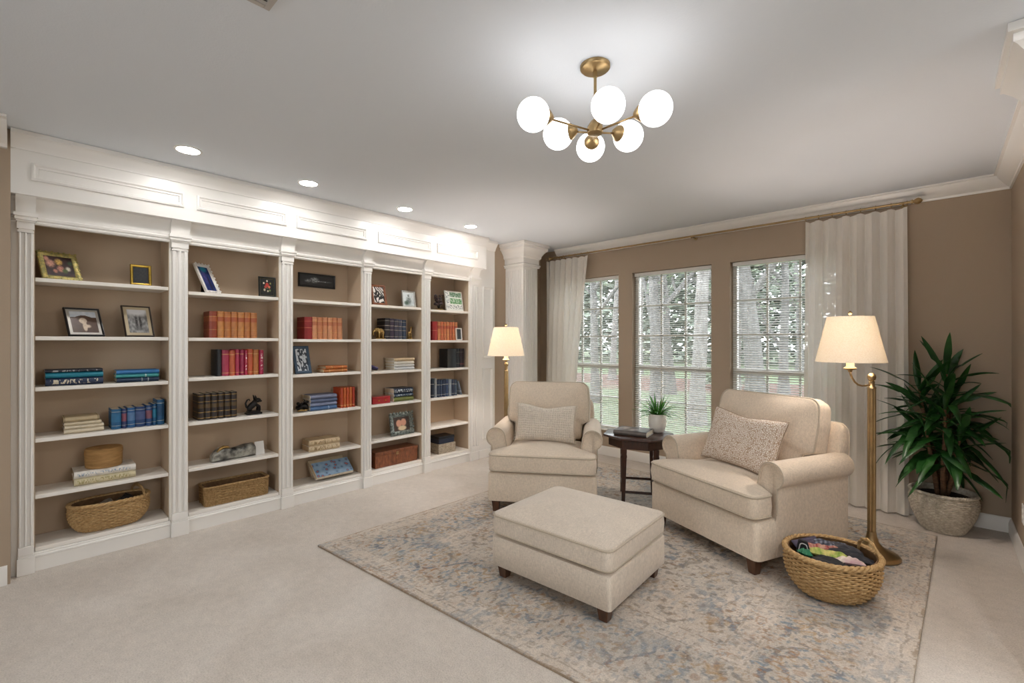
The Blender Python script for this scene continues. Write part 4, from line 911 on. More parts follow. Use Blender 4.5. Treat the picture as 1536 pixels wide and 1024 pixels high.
# ------------------------------------------------------------------ armchairs
def armchair(label, loc, rz, wd=.86):
    t = thing('armchair', label, 'armchair', (*loc, RUGZ), rz, 'cream roll-arm armchairs'); X = wd/2
    # base with rounded corners
    out = resample(round_poly([(-X+.001, -.425), (X-.001, -.425), (X-.001, .40), (-X+.001, .40)], .035, 5), .08)
    m = MB(); m.loft([[(x*s, y*s, z) for x, y in out] for s, z in ((.97, .088), (1, .095), (1, .300), (.97, .314))]); m.build('base', CHAIRF, t, smooth=60)
    # roll arms
    for sx in (-1, 1):
        rc = (X-.035, .560); r = .077; pr = [(X-.125, .30), (X-.04, .30), (X-.04, .0975), (X+.002, .0975), (X+.002, .49)]
        a0 = math.atan2(-.058, .036)
        pr += [(rc[0] + r*math.cos(a0 + (PI*1.32)*k/18), rc[1] + r*math.sin(a0 + (PI*1.32)*k/18)) for k in range(19)]
        pr += [(X-.125, .49)]
        pr = resample(pr, .03); cx_, cz_ = X-.05, .5
        rings = []
        for y, s in ((-.262, .90), (-.272, .955), (-.266, .985), (-.255, 1.0), (-.1, 1.0), (.1, 1.0), (.28, 1.0), (.372, 1.0), (.385, .97)):
            rings.append([(sx*(cx_ + (x-cx_)*s), y + (.008 if s < .93 else 0), cz_ + (z-cz_)*s) for x, z in pr])
        if sx > 0: rings = [list(reversed(q)) for q in rings]
        arm = MB().loft(rings).build('arm', CHAIRF, t, smooth=70)
        sp = MB(); o2 = [(sx*(cx_ + (x-cx_)*.995), -.268, cz_ + (z-cz_)*.995) for x, z in pr if z > .485 or (x > X-.02 and z > .32)]
        sp.tube(o2, .0042, 6); sp.build('piping', PIPE, arm, smooth=180)
    # T-shaped seat cushion
    xi = X-.125
    tp = round_poly([(-X+.008, -.445), (X-.008, -.445), (X-.008, -.285), (xi, -.272), (xi, .15), (-xi, .15), (-xi, -.272), (-X+.008, -.285)], [.05, .05, .03, .01, .02, .02, .01, .03], 5)
    tp = resample(tp, .035); cen = (0, -.16)
    sc = MB(); cushion(sc, tp, .326, .464, .046, e=.035, bulge=.012, cen=cen); so = sc.build('seat_cushion', CHAIRF, t, smooth=180)
    pm = MB(); outline_tube(pm, tp, .4525, .0062, .996, cen); pm.build('piping', PIPE, so, smooth=180)
    pm = MB(); outline_tube(pm, tp, .335, .0055, .990, cen); pm.build('piping', PIPE, so, smooth=180)
    # outer back, reclined, with wings
    Mb = T(0, .27, .30) @ Matrix.Rotation(R(-11), 4, 'X')
    bo = round_poly([(-X+.035, 0), (X-.035, 0), (X-.015, .40), (X-.03, .535), (-X+.03, .535), (-X+.015, .40)], [.01, .01, .1, .07, .07, .1], 6)
    bo = resample(bo, .05); m = MB(); c0 = (0, .28)
    m.loft([[(x*s, y, c0[1] + (z-c0[1])*s) for x, z in bo] for y, s in ((0, .96), (.012, .99), (.05, 1), (.085, .99), (.10, .95))], M=Mb)
    bk = m.build('back', CHAIRF, t, smooth=60)
    m = MB(); m.tube([Mb @ Vector((x*.99, .086, c0[1] + (z-c0[1])*.99)) for x, z in bo], .0045, 6, True); m.build('piping', PIPE, bk, smooth=180)
    # loose back cushion: wide over the arms, narrow between them
    bw = X-.065; bi = X-.13
    co = round_poly([(-bi, 0), (bi, 0), (bi, .125), (bw, .155), (bw+.004, .33), (bw-.012, .495), (-bw+.012, .495), (-bw-.004, .33), (-bw, .155), (-bi, .125)], [.03, .03, .02, .03, .1, .07, .07, .1, .03, .02], 6)
    co = resample(co, .03)
    Mc = T(0, .235, .465) @ Matrix.Rotation(R(-13), 4, 'X') @ Matrix(((1, 0, 0, 0), (0, 0, -1, 0), (0, 1, 0, 0), (0, 0, 0, 1)))
    m = MB(); cushion(m, co, -.02, .125, .060, e=.06, bulge=.03, cen=(0, .25), under=.2, M=Mc); cu = m.build('back_cushion', CHAIRF, t, smooth=180)
    m = MB(); outline_tube(m, co, .1145, .0058, .998, (0, .25), M=Mc); m.build('piping', PIPE, cu, smooth=180)
    for sx in (-1, 1):
        for sy, y in ((-1, -.375), (1, .345)):
            x = sx*(X-.055); m = MB()
            m.loft([[(x-a-.006*sx, y-a, z), (x+a-.006*sx, y-a, z), (x+a-.006*sx, y+a, z), (x-a-.006*sx, y+a, z)] for a, z in ((.021, .001), (.0225, .01), (.031, .0905))]); m.build('leg', LEGWOOD, t, bevel=.002)
    return t
A1, A2 = R(33.1), R(-23.8)
armchair('cream roll-arm armchair between the brass lamp and octagonal table, ribbed pillow on it', (-2.475, 3.10), A1, .85)
armchair('cream roll-arm armchair beside the wicker tub basket, speckled pillow on it', (-.985, 3.40), A2, .90)

def pillow(label, w, h, th, M, mt, kind, seed):
    nu, nv = (190, 120) if kind == 'rib' else (84, 54); rnd = random.Random(seed); vs = []; fs = []
    def pos(u, v, s):
        q = (1-abs(u)**2.6)*(1-abs(v)**2.6); q = max(q, 0)**.5
        px = u*w/2*(1 - .055*(1-v*v)*0 - .06*(1-abs(v)**2)*abs(u)**3); pz = v*h/2*(1 - .09*(1-abs(u)**2)*abs(v)**3)
        pz -= .012*math.exp(-(u*2.2)**2)*max(0, v)*2 if kind == 'rib' else .008*math.exp(-((u+.1)*2.2)**2)*max(0, v)*2
        y = s*(th/2*q + .004*q*math.sin(4*u+seed)*math.sin(3*v+seed))
        if kind == 'rib': y += s*.0065*min(1, q*1.6)*abs(math.sin(u*PI*13 + .25*math.sin(v*17)))**.8*abs(math.sin(v*PI*8 + .25*math.sin(u*20)))**.8
        else: y += s*.0012*q*math.sin(u*70)*math.sin(v*50)
        return (px, y, pz)
    for s in (-1, 1):
        b = len(vs)
        for j in range(nv+1):
            for i in range(nu+1): vs.append(pos(i/nu*2-1, j/nv*2-1, s))
        for j in range(nv):
            for i in range(nu):
                a = b + j*(nu+1)+i; f = (a, a+1, a+nu+2, a+nu+1); fs.append(f if s < 0 else tuple(reversed(f)))
    m = MB(); m.add(vs, fs); o = m.build('throw_pillow', mt, None, smooth=180); o.matrix_world = M
    tag(o, label, 'pillow', 'lumbar pillows on the armchairs')
    rim = [pos(-1 + 2*i/30, -1, 0) for i in range(30)] + [pos(1, -1 + 2*i/20, 0) for i in range(20)] + [pos(1 - 2*i/30, 1, 0) for i in range(30)] + [pos(-1, 1 - 2*i/20, 0) for i in range(20)]
    MB().tube(rim, .0035, 6, True).build('seam', PIPE if kind == 'rib' else mat('taupe_cord', '9A8670', .9), o, smooth=180)
    if kind == 'rib':
        f = MB()
        for side in (-1, 1):
            for k in range(26):
                v = -1 + 2*k/25; x, y, z = pos(side, v, 0); f.tube([(x, y, z), (x+side*.009, y-.003, z+rnd.uniform(-.004, .004)), (x+side*.017, y-.002, z+rnd.uniform(-.007, .005))], [.0026, .0028, .0012], 5)
        f.build('fringe', linen('ribbed_knit', '', 0), o)
    return o
def knit():
    return linen('ribbed_knit', 'D6CBBC', scale=200, amt=.2, bump=.5)
def speck():
    m, nt, b = nodes('speckled_weave'); b.inputs['Roughness'].default_value = .9; b.inputs['Specular IOR Level'].default_value = .2
    tc = N(nt, 'ShaderNodeTexCoord'); v = N(nt, 'ShaderNodeTexVoronoi', i_Scale=95.0, feature='DISTANCE_TO_EDGE'); n = N(nt, 'ShaderNodeTexNoise', i_Scale=85.0, i_Detail=1.5, i_Distortion=1.2)
    L(nt, tc.outputs['Object'], v.inputs['Vector']); L(nt, tc.outputs['Object'], n.inputs['Vector']); v.inputs['Randomness'].default_value = .85
    r = ramp(nt, [(.03, lin('A88E78')), (.09, lin('C0AA95')), (.15, lin('E0D6CB')), (.6, lin('EAE3DA'))]); L(nt, v.outputs[0], r.inputs[0]); L(nt, r.outputs[0], b.inputs['Base Color'])
    bp = N(nt, 'ShaderNodeBump', i_Strength=.5, i_Distance=.004); L(nt, v.outputs[0], bp.inputs['Height']); L(nt, bp.outputs[0], b.inputs['Normal'])
    return m
def on_chair(loc, rz, x, y, z, lean, roll, yaw=0):
    return T(*loc, RUGZ) @ Matrix.Rotation(rz, 4, 'Z') @ T(x, y, z) @ Matrix.Rotation(yaw, 4, 'Z') @ Matrix.Rotation(-lean, 4, 'X') @ Matrix.Rotation(roll, 4, 'Y')
knit()
pillow('cream ribbed lumbar pillow with fringed ends on the armchair by the octagonal table', .50, .315, .13, on_chair((-2.475, 3.10), A1, 0, -.075, .655, R(16), R(2)), knit(), 'rib', 1)
pillow('beige and white speckled lumbar pillow leaning askew on the armchair', .545, .375, .14, on_chair((-.985, 3.40), A2, .05, -.07, .678, R(20), R(4), R(4)), speck(), 'spk', 2)

# ------------------------------------------------------------------ ottoman
ot = thing('ottoman', 'square oatmeal upholstered ottoman with piped cushion in the middle of rug', 'ottoman', (-1.508, 2.183, RUGZ), R(2.5))
ox, oy = .376, .328
out = resample(round_poly([(-ox, -oy), (ox, -oy), (ox, oy), (-ox, oy)], .02, 4), .06)
m = MB(); m.loft([[(x*s, y*s, z) for x, y in out] for s, z in ((.97, .070), (1, .077), (1, .228), (.985, .237))]); m.build('base', OTTO, ot, smooth=60)
co = resample(round_poly([(-ox-.004, -oy-.004), (ox+.004, -oy-.004), (ox+.004, oy+.004), (-ox-.004, oy+.004)], .045, 6), .035)
m = MB(); cushion(m, co, .250, .366, .062, e=.03, bulge=.008, under=.05, p=2.2); cu = m.build('cushion', OTTO, ot, smooth=180)
m = MB(); outline_tube(m, co, .3565, .0062, .996); m.build('piping', PIPE, cu, smooth=180)
m = MB(); outline_tube(m, co, .261, .005, .990); m.build('piping', PIPE, cu, smooth=180)
for sx in (-1, 1):
    for sy in (-1, 1):
        x, y = sx*(ox-.055), sy*(oy-.055); m = MB()
        m.loft([[(x-a, y-a, z), (x+a, y-a, z), (x+a, y+a, z), (x-a, y+a, z)] for a, z in ((.021, .001), (.022, .006), (.031, .0695))]); m.build('leg', LEGWOOD, ot, bevel=.002)

# ------------------------------------------------------------------ octagonal side table and what stands on it
tc_ = (-1.86, 3.575)
e1 = Vector((FW[0]*-.21 + RT[0]*.977, FW[1]*-.21 + RT[1]*.977)).normalized()
ta = math.atan2(e1.y, e1.x)
st = thing('side_table', 'dark espresso octagonal side table between the two armchairs', 'side table', (*tc_, RUGZ), ta)
def octo(a, c): return [(-a+c, -a), (a-c, -a), (a, -a+c), (a, a-c), (a-c, a), (-a+c, a), (-a, a-c), (-a, -a+c)]
m = MB(); m.loft([[(x, y, z) for x, y in octo(a, .15)] for a, z in ((.262, .545), (.272, .549), (.275, .556), (.272, .564), (.268, .5665))], M=Matrix.Rotation(-R(10), 4, 'Z')); m.build('tabletop', DARKWOOD, st, smooth=30)
m = MB(); m.loft([[(x, y, z) for x, y in octo(.232, .13)] for z in (.475, .5445)], M=Matrix.Rotation(-R(10), 4, 'Z')); m.build('apron', DARKWOOD, st, smooth=30)
lg = [(-.125, -.195), (.125, -.195), (.125, .195), (-.125, .195)]
for x, y in lg:
    m = MB(); m.loft([[(x*k-a, y*k-a, z), (x*k+a, y*k-a, z), (x*k+a, y*k+a, z), (x*k-a, y*k+a, z)] for a, z, k in ((.013, .001, 1.06), (.015, .12, 1.03), (.021, .40, 1), (.024, .415, 1), (.021, .43, 1), (.023, .4745, 1))]); m.build('leg', DARKWOOD, st, bevel=.002)
for i in range(4):
    (xa, ya), (xb, yb_) = lg[i], lg[(i+1) % 4]; m = MB(); m.tube([(xa*1.03, ya*1.03, .125), (xb*1.03, yb_*1.03, .125)], .011, 4); m.build('stretcher', DARKWOOD, st)
TZ = RUGZ + .5665 + EPS
bkx = cw(1.02, 3.85)
o = book('thick coffee table book with a photographic jacket on the octagonal table', .040, .215, .275, bm('6E6660'), T(bkx[0], bkx[1], TZ+.02) @ Matrix.Rotation(ta - R(20), 4, 'Z') @ Matrix(((0, 0, 1, 0), (0, 1, 0, 0), (-1, 0, 0, 0), (0, 0, 0, 1))) @ T(0, 0, -.1375))
picture('jacket', 'bookcover', .268, .205, o, T(-.0203, .1*0, .1375) @ Matrix(((0, 1, 0, 0), (0, 0, 1, 0), (1, 0, 0, 0), (0, 0, 0, 1))) @ T(0, 0, -.1025), 40, 32)
px_, py_ = cw(1.245, 3.93)
pot = thing('potted_plant', 'small green spider plant in a white ceramic pot on the octagonal table', 'potted plant', (px_, py_, TZ))
CER = mat('white_ceramic', 'E4DFD6', .35, coat=.2)
MB().lathe([(.0005, 0), (.045, 0), (.056, .006), (.070, .05), (.0745, .1), (.070, .148), (.066, .156), (.062, .154), (.060, .135), (.0005, .133)], 36).build('pot', CER, pot, smooth=60)
SOIL = mat('potting_soil', '2E241C', .95, var=.4, vscale=80, bump=.6, bscale=90)
MB().lathe([(.0005, .1335), (.0595, .1335), (.058, .140), (.0005, .143)], 24).build('soil', SOIL, pot)
def leafmat(name, a, b_, rough=.4):
    m, nt, bs = nodes(name); bs.inputs['Roughness'].default_value = rough
    tc = N(nt, 'ShaderNodeTexCoord'); n = N(nt, 'ShaderNodeTexNoise', i_Scale=9.0, i_Detail=2.0); L(nt, tc.outputs['Object'], n.inputs['Vector'])
    r = ramp(nt, [(.3, lin(a)), (.7, lin(b_))]); L(nt, n.outputs['Fac'], r.inputs[0]); L(nt, r.outputs[0], bs.inputs['Base Color'])
    bs.inputs['Transmission Weight'].default_value = 0
    return m
def leaf(m, base, az, el, ln, w, droop, n=9, limit=None, fold=.35, twist=0):
    """arching lance-shaped leaf with a folded midrib"""
    p = Vector(base); d = Vector((math.cos(az)*math.cos(el), math.sin(az)*math.cos(el), math.sin(el))); pts = []
    for k in range(n+1):
        pts.append(p.copy()); p = p + d*(ln/n); d = (d + Vector((0, 0, -droop/n))).normalized()
        if limit: d, p = limit(p, d)
    side0 = Vector((-math.sin(az), math.cos(az), 0)); rings = []
    for k, q in enumerate(pts):
        u = k/n; hw = w/2*(math.sin(PI*min(1, u*.92+.06))**.8)*(1-.15*u) if k < n else .0006
        t = (pts[min(k+1, n)] - pts[max(k-1, 0)]).normalized(); side = (side0 - t*side0.dot(t)).normalized(); up = side.cross(t)
        if up.z < 0 and k < n*.5: up = -up
        tw = twist*u; s2 = side*math.cos(tw) + up*math.sin(tw); u2 = up*math.cos(tw) - side*math.sin(tw)
        rings.append([q - s2*hw + u2*hw*fold, q, q + s2*hw + u2*hw*fold, q + s2*hw*.98 + u2*(hw*fold-.0012), q - u2*.0014, q - s2*hw*.98 + u2*(hw*fold-.0012)])
    m.loft(rings)
rnd = random.Random(12); m = MB()
for k in range(58):
    az = k*2.4 + rnd.uniform(-.3, .3); el = R(rnd.uniform(22, 84)); leaf(m, (.02*math.cos(az), .02*math.sin(az), .14), az, el, rnd.uniform(.13, .215), rnd.uniform(.012, .018), rnd.uniform(.5, 1.4))
m.build('leaves', leafmat('spider_plant_leaf', '2E6A24', '5FA03E'), pot, smooth=60)

# ------------------------------------------------------------------ floor lamps
def shade_mat():
    m = bpy.data.materials.new('lamp_shade_linen'); m.use_nodes = True; nt = m.node_tree; nt.nodes.clear()
    o = N(nt, 'ShaderNodeOutputMaterial'); d = N(nt, 'ShaderNodeBsdfDiffuse'); tl = N(nt, 'ShaderNodeBsdfTranslucent')
    tc = N(nt, 'ShaderNodeTexCoord'); n = N(nt, 'ShaderNodeTexNoise', i_Scale=160.0, i_Detail=2.0); L(nt, tc.outputs['Object'], n.inputs['Vector'])
    r = ramp(nt, [(.3, lin('EBE2D2')), (.7, lin('F6F0E4'))]); L(nt, n.outputs['Fac'], r.inputs[0])
    L(nt, r.outputs[0], d.inputs[0]); L(nt, r.outputs[0], tl.inputs[0])
    mx = N(nt, 'ShaderNodeMixShader'); mx.inputs[0].default_value = .22; L(nt, d.outputs[0], mx.inputs[1]); L(nt, tl.outputs[0], mx.inputs[2]); L(nt, mx.outputs[0], o.inputs[0])
    return m
SHADE = shade_mat()
BULB = emis('lamp_bulb', 'FFF2E6', 3)
def floor_lamp(label, loc, arm_az, z0, reach=.135, power=9.5):
    t = thing('floor_lamp', label, 'floor lamp', (*loc, z0), 0, 'brass swing-arm floor lamps')
    MB().lathe([(.0005, 0), (.140, 0), (.146, .006), (.146, .012), (.132, .024), (.095, .040), (.060, .058), (.038, .085), (.028, .12), (.0235, .15), (.0005, .15)], 48).build('base', BRASS, t, smooth=50)
    m = MB(); rings = []
    for z in (.1505, 1.045): rings.append([((.0205 + .002*math.cos(10*a))*math.cos(a), (.0205 + .002*math.cos(10*a))*math.sin(a), z) for a in [2*PI*k/60 for k in range(60)]])
    m.loft(rings); m.build('pole', BRASS, t, smooth=50)
    MB().lathe([(.0005, 1.0455), (.024, 1.0455), (.024, 1.055), (.017, 1.06), (.016, 1.085), (.019, 1.09), (.012, 1.095), (.020, 1.103), (.024, 1.118), (.020, 1.134), (.010, 1.143), (.0005, 1.145)], 24).build('finial_ball', BRASS, t, smooth=60)
    ca, sa = math.cos(arm_az), math.sin(arm_az); cx, cy = ca*reach, sa*reach
    pts = [(ca*q, sa*q, z) for q, z in ((.012, 1.07), (.035, 1.064), (.06, 1.063), (.085, 1.07), (.107, 1.088), (.122, 1.112), (reach-.003, 1.135), (reach, 1.155))]
    MB().tube(pts, .0058, 10).build('arm', BRASS, t, smooth=180)
    MB().lathe([(.0005, 1.150), (.010, 1.150), (.013, 1.162), (.033, 1.168), (.036, 1.174), (.030, 1.18), (.022, 1.185), (.020, 1.23), (.0005, 1.23)], 24, (cx, cy, 0)).build('socket', BRASS, t, smooth=60)
    b = MB(); b.lathe([(.0005, 1.2305), (.013, 1.2305), (.016, 1.25), (.030, 1.285), (.033, 1.305), (.027, 1.328), (.012, 1.34), (.0005, 1.342)], 24, (cx, cy, 0)); b.build('bulb', BULB, t, smooth=180)
    zb, zt_, rb, rt = 1.213, 1.497, .186, .122
    MB().lathe([(rb, zb), (rb-.002+.002, zb+.004), (rt+.001, zt_-.004), (rt, zt_), (rt-.002, zt_), (rb-.002, zb)], 56, (cx, cy, 0)).build('shade', SHADE, t, smooth=60) if False else None
    pr = [(rb, zb), (rt, zt_), (rt-.0025, zt_), (rb-.0025, zb)]; n = 56
    m = MB(); m.loft([[(cx + r*math.cos(2*PI*k/n), cy + r*math.sin(2*PI*k/n), z) for k in range(n)] for r, z in pr], cyc=True); m.build('shade', SHADE, t, smooth=60)
    m = MB(); m.tube([(cx, cy, 1.3425), (cx, cy, 1.502)], .003, 6)
    for k in range(3):
        a = 2*PI*k/3; m.tube([(cx, cy, zt_-.012), (cx + (rt-.003)*math.cos(a), cy + (rt-.003)*math.sin(a), zt_-.006)], .002, 5)
    m.build('shade_spider', BRASS, t)
    MB().lathe([(.0005, 1.502), (.008, 1.502), (.005, 1.508), (.011, 1.516), (.011, 1.524), (.004, 1.533), (.0005, 1.535)], 16, (cx, cy, 0)).build('finial', BRASS, t, smooth=60)
    ld = bpy.data.lights.new('bulb_light', 'POINT'); ld.energy = power; ld.color = (1, .88, .80); ld.shadow_soft_size = .035
    lo = bpy.data.objects.new('bulb_light', ld); C.objects.link(lo); lo.parent = t; lo.location = (cx, cy, 1.39)
    return t
camR = math.atan2(RT[1], RT[0])
floor_lamp('tall brass swing-arm floor lamp on the rug between the armchair and leafy plant', cw(2.262, 2.885), camR + PI, RUGZ)
floor_lamp('brass floor lamp with cream shade behind the armchair, beside the bookcase end', cw(-.06, 4.74), camR - PI/2, .001)

# ------------------------------------------------------------------ globe chandelier
GLOBE = emis('opal_globe', 'FFFCFA', 1.75)
hub = cw(.358, 1.975)
ch = thing('chandelier', 'brushed brass six globe chandelier hanging from the ceiling', 'chandelier', (hub[0], hub[1], ZC))
MB().lathe([(.0005, -.024), (.012, -.024), (.018, -.021), (.058, -.018), (.064, -.012), (.064, -.001), (.0005, -.001)], 40).build('canopy', BRASSD, ch, smooth=50)
MB().tube([(0, 0, -.0245), (0, 0, -.235)], .0065, 12).lathe([(.0005, -.05), (.010, -.05), (.010, -.03), (.0005, -.03)], 16).lathe([(.0005, -.165), (.0095, -.165), (.0095, -.13), (.0005, -.13)], 16).build('stem', BRASSD, ch, smooth=50)
MB().lathe([(.0005, -.298), (.024, -.298), (.033, -.292), (.034, -.268), (.030, -.258), (.022, -.245), (.015, -.236), (.0005, -.235)], 32).build('hub', BRASSD, ch, smooth=50)
for l_, zc_ in ((.087, 1.873), (.206, 2.048), (.374, 2.185), (.524, 2.068), (.571, 1.826), (.377, 1.80)):
    gx, gy = cw(l_, zc_); d = Vector((gx - hub[0], gy - hub[1], 0)); D = d.length; u = d.normalized()
    gz = -.262; a0 = Vector((0, 0, -.282)) + u*.032; a1 = Vector((0, 0, gz-.004)) + u*(D-.078)
    ar = MB().tube([a0, a1], .0042, 8).build('arm', BRASSD, ch, smooth=180)
    Mx = T(u.x*D, u.y*D, gz) @ Vector((0, 0, 1)).rotation_difference(u).to_matrix().to_4x4()
    MB().lathe([(.0005, -.09), (.008, -.09), (.016, -.084), (.026, -.072), (.034, -.062), (.036, -.052), (.032, -.052), (.0005, -.056)], 24, M=Mx).build('cup', BRASSD, ar, smooth=50)
    m = MB(); blobm(m, (u.x*D, u.y*D, gz), .0665, (1, 1, 1), 20); m.build('globe', GLOBE, ch, smooth=180)

# ------------------------------------------------------------------ recessed ceiling lights and vent
CAN = emis('downlight_lens', 'FFFDFB', 47)
CAN_FILL = emis('fill_downlight_lens', 'FFFDFB', 104)  # lens of the added fill lights, stronger than those by the bookcase
cans = [(-3.40, .715, 'recessed ceiling light above the first bay of the bookcase'), (-3.45, 1.477, 'recessed ceiling light above the second bay of the bookcase'), (-3.49, 2.35, 'recessed ceiling light above the third and fourth bays'), (-3.515, 3.16, 'recessed ceiling light above the fifth bay of the bookcase')]
for x, y, lab in cans:
    t = thing('ceiling_light', lab, 'ceiling light', (x, y, ZC), 0, 'recessed lights in front of the bookcase'); n = 40
    m = MB(); m.loft([[(r*math.cos(2*PI*k/n), r*math.sin(2*PI*k/n), z) for k in range(n)] for r, z in ((.074, -.001), (.074, -.005), (.068, -.008), (.060, -.006), (.058, -.001))], cyc=True); m.build('trim_ring', WHITE, t, smooth=50)
    MB().lathe([(.0005, -.0045), (.0575, -.0045), (.0575, -.0012), (.0005, -.0012)], n).build('lens', CAN, t)
for k, (x, y) in enumerate([(-1.6, -1.6), (.2, -1.0), (.75, .5), (.6, 1.4), (.55, 2.25), (2.4, .8)]):      # unseen fittings added behind and beside the camera as fill light
    t = thing('ceiling_light', 'added unseen recessed fill light on the ceiling behind the viewer', 'ceiling light', (x, y, ZC), 0, 'added unseen fill lights over the rear of the room'); n = 40
    m = MB(); m.loft([[(r*math.cos(2*PI*k/n), r*math.sin(2*PI*k/n), z) for k in range(n)] for r, z in ((.074, -.001), (.074, -.005), (.068, -.008), (.060, -.006), (.058, -.001))], cyc=True); m.build('trim_ring', WHITE, t, smooth=50)
    MB().lathe([(.0005, -.0045), (.0575, -.0045), (.0575, -.0012), (.0005, -.0012)], n).build('lens', CAN_FILL, t)
vt = thing('ceiling_vent', 'grey slatted air vent in the ceiling above the carpet', 'vent', (-1.58, .44, ZC))
VENT = mat('vent_metal', 'B4AEA8', .5)
m = MB(); hx, hy = .17, .17
for b_ in ((-hx, hx, -hy, -hy+.02), (-hx, hx, hy-.02, hy), (-hx, -hx+.02, -hy+.02, hy-.02), (hx-.02, hx, -hy+.02, hy-.02)): m.box(*b_, -.010, -.001)
m.build('frame', VENT, vt, bevel=.002)
MB().box(-hx+.02, hx-.02, -hy+.02, hy-.02, -.003, -.001).build('duct', BLACK, vt)
for k in range(11):
    x = -hx+.03 + k*(2*hx-.06)/10; MB().box(-.001, .001, -hy+.02, hy-.02, -.008, .008, M=T(x, 0, -.0075) @ Matrix.Rotation(R(50), 4, 'Y') @ Matrix.Diagonal((1, 1, .7, 1))).build('slat', VENT, vt)
# wall outlet
wo = thing('wall_outlet', 'white outlet plate low on the narrow wall past the potted plant', 'outlet', (XR-.0005, 4.135, .31), -PI/2)
MB().box(-.037, .037, -.006, 0, -.058, .058).build('plate', WHITE, wo, bevel=.002)
for z in (-.02, .02): MB().lathe([(.0005, 0), (.017, 0), (.016, .0025), (.0005, .003)], 20, M=T(0, -.0062, z) @ Matrix.Rotation(PI/2, 4, 'X')).build('socket_face', ALU, wo)

# ------------------------------------------------------------------ large potted dracaena
pc = cw(3.10, 3.30)
dr = thing('potted_plant', 'tall leafy green cane plant in a woven white pot in the room corner', 'potted plant', (pc[0], pc[1], .001))
POTM = mat('whitewashed_rope', 'DDD4C5', .85, vscale=50, bump=.4, bscale=160, col2='B9AD9A')
rows = []; nr = 26; Hp = .275
def prad(v): return .115 + .078*math.sin(min(1, v*1.15)*PI/2)**.9 - (.012*max(0, (v-.8)/.2))
for k in range(nr): v = k/(nr-1); rows.append((.006 + (Hp-.012)*v, ell(prad(v)-.006, prad(v)-.006)))
po = weave(rows, 60, .0058, .0022, 3).build('pot', POTM, dr, smooth=180)
m = MB(); pr = [(prad(k/8)-.012, prad(k/8)-.012, .004+(Hp-.008)*k/8) for k in range(9)]; shell(m, pr + [(.176, .176, Hp+.004), (.168, .168, Hp-.03), (.001, .001, Hp-.035)], 40); m.build('liner', POTM, dr, smooth=50)
m = MB(); braid(m, ell(.180, .180), Hp+.002, .008, 20, .005); m.build('rim', POTM, po, smooth=180)
MB().lathe([(.0005, Hp-.034), (.167, Hp-.034), (.16, Hp-.028), (.0005, Hp-.022)], 32).build('soil', SOIL, dr)
BARK = mat('cane_bark', '8A6546', .8, var=.4, vscale=30, bump=.5, bscale=50, stretch=(1, 1, 6), col2='5E422C')
rnd = random.Random(21); tops = []
for k in range(7):
    a = k*2*PI/7 + .3; r0 = .018 + .03*(k % 3)/2; tp = rnd.uniform(.10, .16) if k else .02; zt_ = [1.12, .94, .80, 1.0, .72, .88, .66][k]
    p0 = Vector((r0*math.cos(a), r0*math.sin(a), Hp-.026)); p1 = Vector((tp*math.cos(a), tp*math.sin(a), zt_))
    MB().tube([p0, p0.lerp(p1, .3) + Vector((rnd.uniform(-.012, .012), rnd.uniform(-.012, .012), 0)), p0.lerp(p1, .65), p1], [.017, .015, .012, .007], 10).build('cane', BARK, dr, smooth=180)
    tops.append((p0, p1))
def lim(p, d):
    wx, wy = p.x + pc[0], p.y + pc[1]
    if wy > 4.70: d = Vector((d.x, min(d.y, -.05), d.z)).normalized(); p = Vector((p.x, 4.70-pc[1], p.z))
    if wx > .345: d = Vector((min(d.x, -.05), d.y, d.z)).normalized(); p = Vector((.345-pc[0], p.y, p.z))
    if wx < -.10 and wy > 4.54: d = Vector((d.x, min(d.y, -.05), d.z)).normalized(); p = Vector((p.x, 4.54-pc[1], p.z))
    return d, p
m = MB()
for k, (p0, p1) in enumerate(tops):
    nl = [24, 18, 16, 19, 15, 17, 14][k]
    for j in range(nl):
        u = j/(nl-1); q = p0.lerp(p1, .52 + .48*u); az = j*2.4 + k*.9 + rnd.uniform(-.3, .3)
        el = R(-8 + 80*u**1.6 + rnd.uniform(-10, 10)); ln = rnd.uniform(.30, .48)*(1 - .2*u)
        leaf(m, q, az, el, ln, rnd.uniform(.046, .068), rnd.uniform(.7, 2.0)*(1-.5*u), 10, lim, .24, rnd.uniform(-.5, .5))
m.build('leaves', leafmat('dracaena_leaf', '123314', '27591F', .38), dr, smooth=60)

